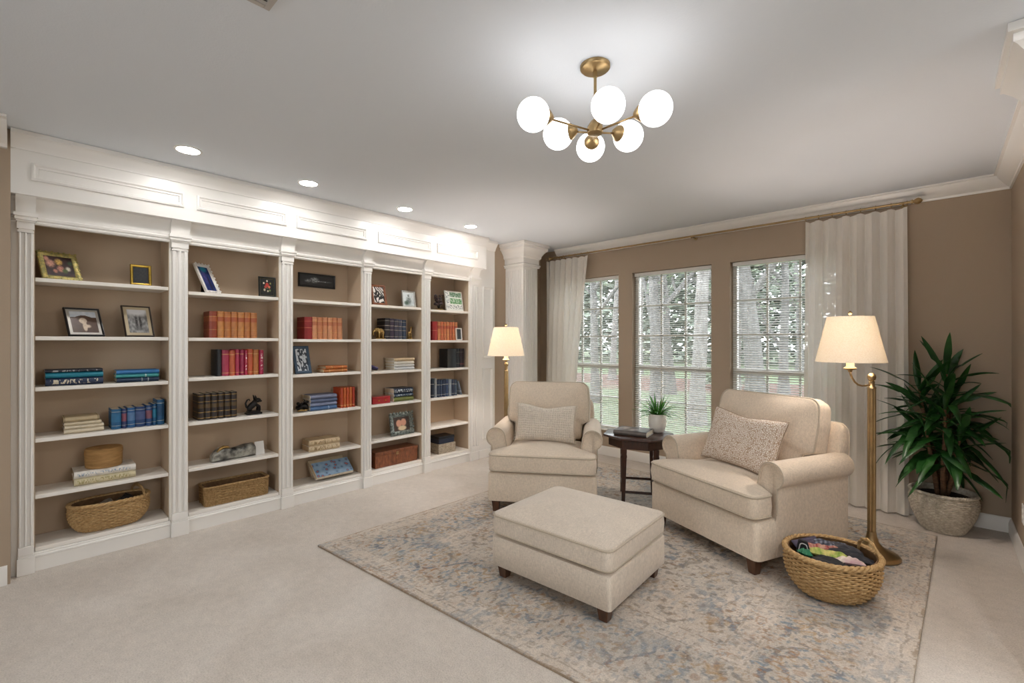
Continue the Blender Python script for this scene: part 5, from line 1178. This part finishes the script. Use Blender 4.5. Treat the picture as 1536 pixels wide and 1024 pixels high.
# ------------------------------------------------------------------ rug
def vnoise(x, y, seed):
    xi, yi = np.floor(x).astype(int), np.floor(y).astype(int); fx, fy = x-xi, y-yi
    fx, fy = fx*fx*(3-2*fx), fy*fy*(3-2*fy)
    rg = np.random.RandomState(seed).rand(256, 256)
    g = lambda a, b_: rg[a % 256, b_ % 256]
    return (g(xi, yi)*(1-fx) + g(xi+1, yi)*fx)*(1-fy) + (g(xi, yi+1)*(1-fx) + g(xi+1, yi+1)*fx)*fy
def fbm(x, y, seed, o=4):
    s = 0; a = .5; t = 0
    for k in range(o): s = s + a*vnoise(x*2**k, y*2**k, seed+k); t += a; a *= .55
    return s/t
def make_rug():
    q = np.array([(-3.0, 1.345), (-.10, 1.575), (-.005, 4.33), (-2.945, 4.43)]); nu = nv = 560
    U, V = np.meshgrid(np.linspace(0, 1, nu+1), np.linspace(0, 1, nv+1))
    P = ((1-U)*(1-V))[..., None]*q[0] + (U*(1-V))[..., None]*q[1] + (U*V)[..., None]*q[2] + ((1-U)*V)[..., None]*q[3]
    X, Y = U*2.92, V*2.92
    wx = X + .03*(fbm(X*9, Y*9, 3)-.5); wy = Y + .03*(fbm(X*9, Y*9, 9)-.5)
    dl, dr_, db, dt_ = wx, 2.92-wx, wy, 2.92-wy
    dist = np.minimum(np.minimum(dl, dr_), np.minimum(db, dt_)); horiz = (np.minimum(db, dt_) < np.minimum(dl, dr_))
    s = np.where(horiz, wx, wy)
    cream, taupe, blue, deep, gold, rust, ivory = [np.array(lin(c)) for c in ('D3C7B9', '96897C', '8A96A0', '63717F', 'AE8C5E', 'A4764E', 'DED5C9')]
    col = np.ones(X.shape + (3,))*cream
    def put(mask, c, a=1.0):
        k = np.clip(mask*a, 0, 1)[..., None]; col[:] = col*(1-k) + c*k
    sm = lambda e0, e1, x: np.clip((x-e0)/(e1-e0), 0, 1)
    wear = sm(.3, .62, fbm(X*3.2, Y*3.2, 21)); wear2 = sm(.35, .65, fbm(X*2.2+5, Y*2.2, 31)); fine = fbm(X*42, Y*42, 41, 3); fine2 = fbm(X*60, Y*24, 51, 3)
    put(sm(.42, .6, fbm(X*6, Y*6, 61)), ivory, .5)
    # field: small repeated sprigs in a drifting lattice, blurred blue patches
    fx, fy = X*9 + .9*fbm(X*5, Y*5, 71), Y*9 + .9*fbm(X*5, Y*5, 75)
    lat = np.cos(2*PI*fx)*np.cos(2*PI*fy) + .55*np.cos(2*PI*(fx+fy)*.5 + 3*fine)
    field = (dist > .62)
    put(field*sm(.35, .6, lat)*sm(.42, .52, fine), taupe, .75); put(field*sm(.3, .6, -lat)*sm(.48, .58, fine2)*wear, blue, .7)
    put(field*sm(.55, .75, fbm(X*13, Y*13, 81))*sm(.45, .6, fine), gold, .55*1.0); put(field*sm(.62, .74, fbm(X*5+2, Y*5, 83))*sm(.4, .55, fine2), deep, .5)
    cx, cy = X-1.46, Y-1.46; rr = np.hypot(cx*1.0, cy*1.0); th = np.arctan2(cy, cx)
    med = rr + .05*np.cos(8*th) + .03*np.cos(16*th); put((np.abs(med-.42) < .018)*1.0, taupe, .6*1.0); put((np.abs(med-.28) < .03)*sm(.4, .55, fine), blue, .6)
    # main border: rosettes joined by scrolling vines
    brd = (dist > .155) & (dist < .50); t = (dist-.155)/.345; p = s/.417; lx = (p - np.floor(p) - .5)*.417; ly = (t-.5)*.345
    put(brd*1.0, np.array(lin('B9B0A5')), .55)
    rr = np.hypot(lx, ly); th = np.arctan2(ly, lx); par = np.where(np.floor(p) % 2 == 0, 1.0, 0.0)
    pet = rr - .088 - .022*np.cos(8*th); put(brd*sm(.012, -.004, pet)*sm(.34, .46, fine), ivory, .55)
    put(brd*(np.abs(pet) < .012)*sm(.36, .46, fine), gold, .6); put(brd*(np.abs(rr-.055-.010*np.cos(8*th)) < .012)*sm(.38, .48, fine), deep, .6); put(brd*(rr < .022), rust, .4)
    put(brd*(np.abs(rr-.125-.012*np.cos(12*th)) < .010)*sm(.4, .5, fine), blue, .7)
    vine = t - .5 - .33*np.sin(2*PI*p); vine2 = t - .5 + .33*np.sin(2*PI*p)
    put(brd*(np.abs(vine) < .045)*(rr > .1)*sm(.36, .46, fine2), deep, .75); put(brd*(np.abs(vine2) < .04)*(rr > .1)*sm(.38, .48, fine2), np.array(lin('8A8278')), .75)
    lf = np.cos(2*PI*p*5 + 4*t)*np.cos(PI*t*4.0 + 2*np.sin(2*PI*p*2)); put(brd*sm(.45, .62, lf)*(rr > .1)*sm(.42, .52, fine), blue, .9); put(brd*sm(.5, .7, -lf)*(rr > .1)*sm(.44, .54, fine2), rust, .65); put(brd*sm(.55, .75, fbm(X*7, Y*7, 91))*sm(.42, .54, fine), gold, .5)
    # guard stripes
    for a, b_ in ((.055, .145), (.515, .605)):
        g = (dist > a) & (dist < b_); z = np.cos(2*PI*s/.075)*np.cos(PI*(dist-a)/(b_-a)*2 + 1.2)
        put(g*sm(.25, .5, z)*sm(.42, .54, fine), taupe, .45); put(g*sm(.3, .6, -z)*sm(.45, .55, fine2), blue, .45)
    for e in (.05, .148, .508, .612): put((np.abs(dist-e) < .005)*sm(.36, .5, fine), taupe, .6)
    put((dist < .008)*1.0, np.array(lin('A08B74')), .7)
    # fine scrolling arabesque lines over the whole ground
    ca = fbm(wx*13, wy*13, 101, 3); cb = fbm(wx*17+3, wy*17, 111, 3); cc = fbm(wx*22, wy*22+7, 121, 3)
    put(sm(.030, .012, np.abs(ca-.5))*sm(.40, .52, fine), taupe, .62); put(sm(.030, .012, np.abs(cb-.48))*sm(.42, .54, fine2)*(.35 + .65*wear), deep, .55)
    put(sm(.03, .012, np.abs(cc-.55))*sm(.42, .54, fine), ivory, .6); put(sm(.035, .015, np.abs(cc-.42))*sm(.5, .62, fbm(X*3.5, Y*3.5, 131)), rust, .55)
    put(sm(.56, .68, fbm(X*4.5, Y*4.5, 141))*sm(.4, .55, fine2), blue, .5)
    # wear: faded threads
    put(wear2*sm(.46, .62, fine2), cream, .36); put(sm(.52, .66, fbm(X*1.6, Y*1.6, 95)), np.array(lin('AEB0B0')), .22)
    col *= (.9 + .2*fbm(X*90, Y*30, 97, 2))[..., None]
    n = nu+1; top = [(float(x), float(y), .012) for x, y in P.reshape(-1, 2)]
    fs = [(j*n+i, j*n+i+1, (j+1)*n+i+1, (j+1)*n+i) for j in range(nv) for i in range(nu)]
    ring = list(range(n)) + [j*n+nu for j in range(1, nv+1)] + [nv*n+i for i in range(nu-1, -1, -1)] + [j*n for j in range(nv-1, 0, -1)]
    b0 = len(top); top += [(top[i][0], top[i][1], .0008) for i in ring]; k = len(ring)
    fs += [(ring[(i+1) % k], ring[i], b0+i, b0+(i+1) % k) for i in range(k)]; fs.append(tuple(range(b0+k-1, b0-1, -1)))
    m = MB(); m.v = top; m.f = fs
    o = m.build('rug', vcol('wool_rug', .95, 150.0, .22, bump=.35, spec=.1), None, smooth=0)
    flat = np.concatenate([np.clip(col, 0, 1).reshape(-1, 3), np.ones((n*n, 1))], 1); edge = np.tile(np.array([*lin('A08B74'), 1.0]), (k, 1))
    a = o.data.color_attributes.new('Col', 'FLOAT_COLOR', 'POINT'); a.data.foreach_set('color', np.concatenate([flat, edge]).astype('f').ravel())
    return tag(o, 'faded cream and blue oriental rug with a rosette border under the armchairs', 'rug')
make_rug()

# ------------------------------------------------------------------ what lies in the tub basket
Bz = Matrix.Translation((bx, by, RUGZ)) @ Matrix.Rotation(YAW, 4, 'Z')     # basket frame: x to the side, y away
def inb(x, y, z): return tuple(Bz @ Vector((x, y, z + (.022 if z > .15 else .0))))
def fab(n, c, **k): return mat(n, c, .75, var=.3, vscale=30, **k)
def plaid():
    m, nt, b = nodes('grey_plaid'); b.inputs['Roughness'].default_value = .85; tc = N(nt, 'ShaderNodeTexCoord'); src = None
    for d in ('X', 'Y'):
        w_ = N(nt, 'ShaderNodeTexWave', i_Scale=16.0, bands_direction=d); L(nt, tc.outputs['Object'], w_.inputs['Vector'])
        r = ramp(nt, [(.3, (.35, .36, .4)), (.5, (.6, .62, .66)), (.8, (.95, .95, .97))]); L(nt, w_.outputs['Fac'], r.inputs[0])
        if src is None: src = r.outputs[0]
        else:
            mx = N(nt, 'ShaderNodeMix', data_type='RGBA', blend_type='MULTIPLY'); mx.inputs[0].default_value = 1; L(nt, src, mx.inputs[6]); L(nt, r.outputs[0], mx.inputs[7]); src = mx.outputs[2]
    h = N(nt, 'ShaderNodeMix', data_type='RGBA', blend_type='MULTIPLY'); h.inputs[0].default_value = 1; L(nt, src, h.inputs[6]); h.inputs[7].default_value = (*lin('8E929C'), 1); L(nt, h.outputs[2], b.inputs['Base Color'])
    return m
items = [('scarf', 'black scarf lying deepest across the wicker tub basket', .26, .22, .05, fab('black_wool', '16151A'), (0, 0, .13), (0, 0, 0), 1),
    ('blanket', 'grey plaid blanket folded against the far side of the tub basket', .18, .10, .05, plaid(), (.045, .075, .180), (R(30), R(6), -.2), 2),
    ('magazine', 'violet grey magazine curled at the far side of the tub basket', .14, .09, .03, fab('violet_print', '4A4256'), (-.06, .09, .188), (R(35), R(-6), .15), 3),
    ('scarf', 'red and cream striped scarf across the middle of the tub basket', .20, .06, .045, mat('red_stripes', '8E2A2E', .7, var=.1, vscale=14, col2='C9A08C', stretch=(5, 1, 1)), (-.02, .035, .190), (.1, .1, -.22), 4),
    ('scarf', 'lime and yellow scarf in front of the red one in the tub basket', .20, .06, .04, mat('lime_print', '7E9A3A', .7, vscale=16, col2='D8C878', stretch=(3, 1, 1)), (-.02, -.025, .188), (0, .12, -.45), 5),
    ('umbrella', 'black folded umbrella with grey ribs at the near side of the tub basket', .20, .06, .04, fab('umbrella_black', '24242A'), (.075, -.03, .188), (.05, .12, -.5), 6),
    ('glove', 'black glove at the near edge of the tub basket', .16, .09, .04, fab('glove_black', '101014'), (-.075, -.075, .178), (-.2, 0, -.3), 7),
    ('scarf', 'pink and cream scarf end against the near rim of the tub basket', .13, .05, .035, mat('pink_print', 'C79AA0', .7, vscale=18, col2='E2D6C4'), (.03, -.09, .186), (-.1, 0, -.4), 8),
    ('cloth', 'green cloth tucked at the corner of the tub basket', .06, .05, .04, fab('green_cloth', '2E7A56'), (-.145, -.01, .192), (0, .3, .2), 9),
    ('glove', 'dark grey leather glove on top beside the arched basket handle', .14, .06, .035, fab('grey_leather', '3E3C42'), (.11, .035, .193), (.1, .2, -.5), 11)]
for nm, lab, w_, d_, h_, mt, p_, r_, sd in items:
    cloth(nm, lab, {'scarf': 'scarf', 'glove': 'glove'}.get(nm, nm), w_, d_, h_, mt, inb(*p_), (r_[0], r_[1], r_[2] + YAW), sd, n=26)
bg = thing('handbag', 'small black handbag with pale edged flap standing up in the tub basket', 'bag', inb(-.13, .03, .165), YAW - R(28))
MB().prism(round_poly([(-.04, -.02), (.045, -.02), (.02, .075), (-.02, .085)], .012, 4), -.012, .012, Matrix.Rotation(PI/2, 4, 'X')).build('body', fab('bag_black', '141318'), bg, smooth=40)
m = MB(); outline_tube(m, round_poly([(-.03, -.01), (.033, -.01), (.013, .062), (-.014, .070)], .012, 4), .0135, .003, M=Matrix.Rotation(PI/2, 4, 'X')); m.build('piping', mat('pale_edge', 'B8B4B4', .6), bg, smooth=180)

# ------------------------------------------------------------------ outdoors
def lawn():
    m, nt, b = nodes('lawn'); b.inputs['Roughness'].default_value = 1; b.inputs['Specular IOR Level'].default_value = .05
    tc = N(nt, 'ShaderNodeTexCoord'); n = N(nt, 'ShaderNodeTexNoise', i_Scale=.35, i_Detail=5.0, i_Distortion=.4); L(nt, tc.outputs['Object'], n.inputs['Vector'])
    sp = N(nt, 'ShaderNodeSeparateXYZ'); L(nt, tc.outputs['Object'], sp.inputs[0])
    n2 = N(nt, 'ShaderNodeMath', operation='MULTIPLY_ADD', i_1=7.0); L(nt, n.outputs['Fac'], n2.inputs[0]); L(nt, sp.outputs[1], n2.inputs[2])
    d = N(nt, 'ShaderNodeMath', operation='SUBTRACT', i_1=21.5); L(nt, n2.outputs[0], d.inputs[0])
    a = N(nt, 'ShaderNodeMath', operation='ABSOLUTE'); L(nt, d.outputs[0], a.inputs[0])
    r = ramp(nt, [(0, lin('5E4A44')), (.11, lin('64524C')), (.15, lin('646C58'))]); mm = N(nt, 'ShaderNodeMath', operation='MULTIPLY', i_1=.045); L(nt, a.outputs[0], mm.inputs[0]); L(nt, mm.outputs[0], r.inputs[0])
    n3 = N(nt, 'ShaderNodeTexNoise', i_Scale=6.0, i_Detail=6.0); L(nt, tc.outputs['Object'], n3.inputs['Vector'])
    r3 = ramp(nt, [(.3, (.72, .74, .68)), (.7, (1, 1, 1))]); L(nt, n3.outputs['Fac'], r3.inputs[0])
    mx = N(nt, 'ShaderNodeMix', data_type='RGBA', blend_type='MULTIPLY'); mx.inputs[0].default_value = 1; L(nt, r.outputs[0], mx.inputs[6]); L(nt, r3.outputs[0], mx.inputs[7]); L(nt, mx.outputs[2], b.inputs['Base Color'])
    return m
struct(MB().box(-70, 40, 4.96, 90, -.45, -.35).build('ground', lawn()))
GZ = -.35
GREYBARK = mat('grey_bark', '62605D', .9, var=.4, vscale=5, bump=.6, bscale=14, stretch=(3, 3, .6), col2='464442', dist=.05)
PALEBARK = mat('pale_bark', '74716D', .9, var=.4, vscale=5, bump=.6, bscale=14, stretch=(3, 3, .6), col2='565350', dist=.05)
LEAFG = leafmat('tree_leaf', '56624E', '76826C', .7)
def tree(label, px, dist, r, h, bark, seed, leaves=420, fork=.35, lean=0):
    rnd = random.Random(seed); d = Vector((*ray(px), 0)); d *= dist; t = thing('tree', label, 'tree', (d.x, d.y, GZ), 0, 'trees in the garden outside the windows')
    tk = MB(); lv = MB(); tips = []
    def branch(p, dr, rad, ln, depth):
        n = 7; pts = []; rs = []
        for k in range(n+1):
            pts.append(p.copy()); rs.append(rad*(1-.45*k/n) * (1.35 if depth == 0 and k == 0 else 1))
            dr = (dr + Vector((rnd.uniform(-.1, .1), rnd.uniform(-.1, .1), rnd.uniform(-.02, .08)))*(.5 if depth == 0 else 1.4)).normalized(); p = p + dr*(ln/n)
        tk.tube(pts, rs, 8 if depth < 2 else 5)
        if depth >= 3: tips.extend(pts[3:]); return
        if depth == 2: tips.extend(pts[4:])
        for q in range(3 if depth < 2 else 2):
            i = rnd.randint(int(n*(fork if depth == 0 else .3)), n); az = rnd.uniform(0, 2*PI); s = Vector((math.cos(az), math.sin(az), rnd.uniform(.1, .8)))
            branch(pts[i].copy(), (dr*.6 + s).normalized(), rs[i]*rnd.uniform(.45, .7), ln*rnd.uniform(.4, .62), depth+1)
        if depth == 0: branch(pts[-1].copy(), dr, rs[-1], ln*.55, 1)
    branch(Vector((0, 0, -.02)), Vector((lean, 0, 1)).normalized(), r, h*.62, 0)
    tk.build('trunk', bark, t, smooth=60)
    for k in range(leaves):
        q = rnd.choice(tips) + Vector((rnd.gauss(0, .28), rnd.gauss(0, .28), rnd.gauss(0, .22)))
        M = T(*q) @ Matrix.Rotation(rnd.uniform(0, 6), 4, 'Z') @ Matrix.Rotation(rnd.uniform(-1.2, 1.2), 4, 'X'); s = rnd.uniform(.06, .13)
        lv.add([(0, 0, 0), (s*.6, s*.35, .02), (s*1.5, 0, 0), (s*.6, -s*.35, .02)], [(0, 1, 2, 3)], M)
    lv.build('foliage', LEAFG, t, smooth=0)
for a in [('slim grey tree outside, seen through the window by the corner column', 893, 13, .13, 9, GREYBARK, 1), ('far thin tree outside between the corner window and the middle window', 918, 21, .16, 10, PALEBARK, 2),
    ('grey trunk outside in the near part of the middle window', 985, 11, .15, 9, GREYBARK, 3), ('darker trunk close beside the grey one outside the middle window', 1004, 15, .2, 11, GREYBARK, 4),
    ('pale thick trunk outside at the far part of the middle window', 1045, 9.5, .17, 9, PALEBARK, 5), ('distant small tree outside the middle window', 960, 24, .15, 9, PALEBARK, 6),
    ('broad grey trunk outside in the window behind the speckled pillow', 1134, 10.5, .22, 10, GREYBARK, 7), ('forked tree outside in the centre of the window behind the speckled pillow', 1176, 14, .15, 8, GREYBARK, 8),
    ('thin leaning tree outside the window behind the speckled pillow', 1107, 16, .10, 7, PALEBARK, 9), ('tree outside partly veiled by the linen curtain behind the swing-arm lamp', 1222, 12, .16, 9, PALEBARK, 10),
    ('far tree on the lawn beyond the forked tree', 1200, 26, .2, 10, GREYBARK, 11), ('distant tree outside between the middle window and the next', 1080, 20, .18, 10, GREYBARK, 13)]: tree(*a)
def treeline():
    rnd = random.Random(77); m = MB()
    for k in range(46000):
        x = rnd.uniform(-55, 14); yb = 40 + rnd.gauss(0, 2.2); hgt = 9.5 + 3.6*nz(x*.09, 0, 1.3, 5) + 1.5*math.sin(x*.7); z = GZ + hgt*rnd.random()**.8; s = rnd.uniform(.28, .75)
        M = T(x, yb, z) @ Matrix.Rotation(rnd.uniform(0, 6), 4, 'Z') @ Matrix.Rotation(rnd.uniform(-1.3, 1.3), 4, 'X')
        m.add([(0, 0, 0), (s*.6, s*.4, .06), (s*1.3, 0, 0), (s*.6, -s*.4, .06)], [(0, 1, 2, 3)], M)
    o = m.build('treeline_foliage', leafmat('far_leaf', '666E62', '7C8478', .9), None, smooth=0)
    o['kind'] = 'stuff'; o['label'] = 'pale grey green line of bushes and woods beyond the lawn'; o['category'] = 'foliage'
treeline()
for i, (px, ds, w_) in enumerate(((1085, 17, 1.5), (1118, 19, 1.2))):
    d = Vector((*ray(px), 0))*ds; rnd = random.Random(40+i); m = MB()
    for k in range(420):
        a = rnd.uniform(0, 2*PI); e = rnd.uniform(0, PI/2); rr = rnd.uniform(.75, 1.0)*w_/2; q = Vector((rr*math.cos(a)*math.cos(e), rr*math.sin(a)*math.cos(e), .1 + rr*.9*math.sin(e))); s = rnd.uniform(.08, .16)
        m.add([(0, 0, 0), (s*.6, s*.35, .02), (s*1.4, 0, 0), (s*.6, -s*.35, .02)], [(0, 1, 2, 3)], T(*q) @ Matrix.Rotation(rnd.uniform(0, 6), 4, 'Z') @ Matrix.Rotation(rnd.uniform(-1.2, 1.2), 4, 'X'))
    sh_ = thing('shrub', ['rounded grey green shrub outside at the foot of the broad trunk', 'smaller shrub outside behind the broad trunk'][i], 'shrub', (d.x, d.y, GZ)); m.build('leaves', LEAFG, sh_, smooth=0)
    MB().tube([(0, 0, -.01), (0, 0, .5)], .03, 6).build('stem', GREYBARK, sh_)

# ------------------------------------------------------------------ daylight, with portals at the real and the added windows
wd = bpy.data.worlds.new('overcast_sky'); bpy.context.scene.world = wd; wd.use_nodes = True; nt = wd.node_tree
bgn = nt.nodes['Background']; tc = N(nt, 'ShaderNodeTexCoord'); sp = N(nt, 'ShaderNodeSeparateXYZ'); L(nt, tc.outputs['Generated'], sp.inputs[0])
r = ramp(nt, [(.0, (.88, .90, .95)), (.5, (.92, .935, 1.0)), (1, (.80, .87, 1.0))]); L(nt, sp.outputs[2], r.inputs[0]); L(nt, r.outputs[0], bgn.inputs[0]); bgn.inputs[1].default_value = 3.6
for a, b_ in RW_FILL:
    ld = bpy.data.lights.new('sky_portal', 'AREA'); ld.shape = 'RECTANGLE'; ld.size = b_-a-.12; ld.size_y = RZ1-RZ0-.12; ld.cycles.is_portal = True
    o = bpy.data.objects.new('sky_portal', ld); C.objects.link(o); o.location = ((a+b_)/2, -3.19, (RZ0+RZ1)/2); o.rotation_euler = (R(90), 0, 0)
for a, b_ in SW_FILL:
    ld = bpy.data.lights.new('sky_portal', 'AREA'); ld.shape = 'RECTANGLE'; ld.size = b_-a-.12; ld.size_y = RZ1-1.12; ld.cycles.is_portal = True
    o = bpy.data.objects.new('sky_portal', ld); C.objects.link(o); o.location = (3.39, (a+b_)/2, (1.0+RZ1)/2); o.rotation_euler = (R(90), 0, R(90))
for a, b_ in WIN:
    ld = bpy.data.lights.new('sky_portal', 'AREA'); ld.shape = 'RECTANGLE'; ld.size = b_-a; ld.size_y = 1.8; ld.cycles.is_portal = True
    o = bpy.data.objects.new('sky_portal', ld); C.objects.link(o); o.location = ((a+b_)/2, 4.95, 1.22); o.rotation_euler = (R(90), 0, 0); o.rotation_euler = (R(-90), 0, 0)

# ------------------------------------------------------------------ camera and view
cd = bpy.data.cameras.new('camera'); cd.sensor_width = 36; cd.sensor_fit = 'HORIZONTAL'; cd.lens = 36*FPX/1536; cd.shift_y = 1/1536; cd.clip_start = .02
co_ = bpy.data.objects.new('camera', cd); C.objects.link(co_); co_.location = (0, 0, CAM_H); co_.rotation_euler = (R(90), 0, YAW)
sc_ = bpy.context.scene; sc_.camera = co_
sc_.view_settings.view_transform = 'Standard'; sc_.view_settings.look = 'None'; sc_.view_settings.gamma = 1; sc_.view_settings.use_curve_mapping = False
sc_.view_settings.exposure = 1.38
sc_.cycles.use_denoising = True; sc_.cycles.max_bounces = 10; sc_.cycles.diffuse_bounces = 6; sc_.cycles.transparent_max_bounces = 16
sc_.cycles.sample_clamp_indirect = 6; sc_.cycles.caustics_reflective = False; sc_.cycles.caustics_refractive = False
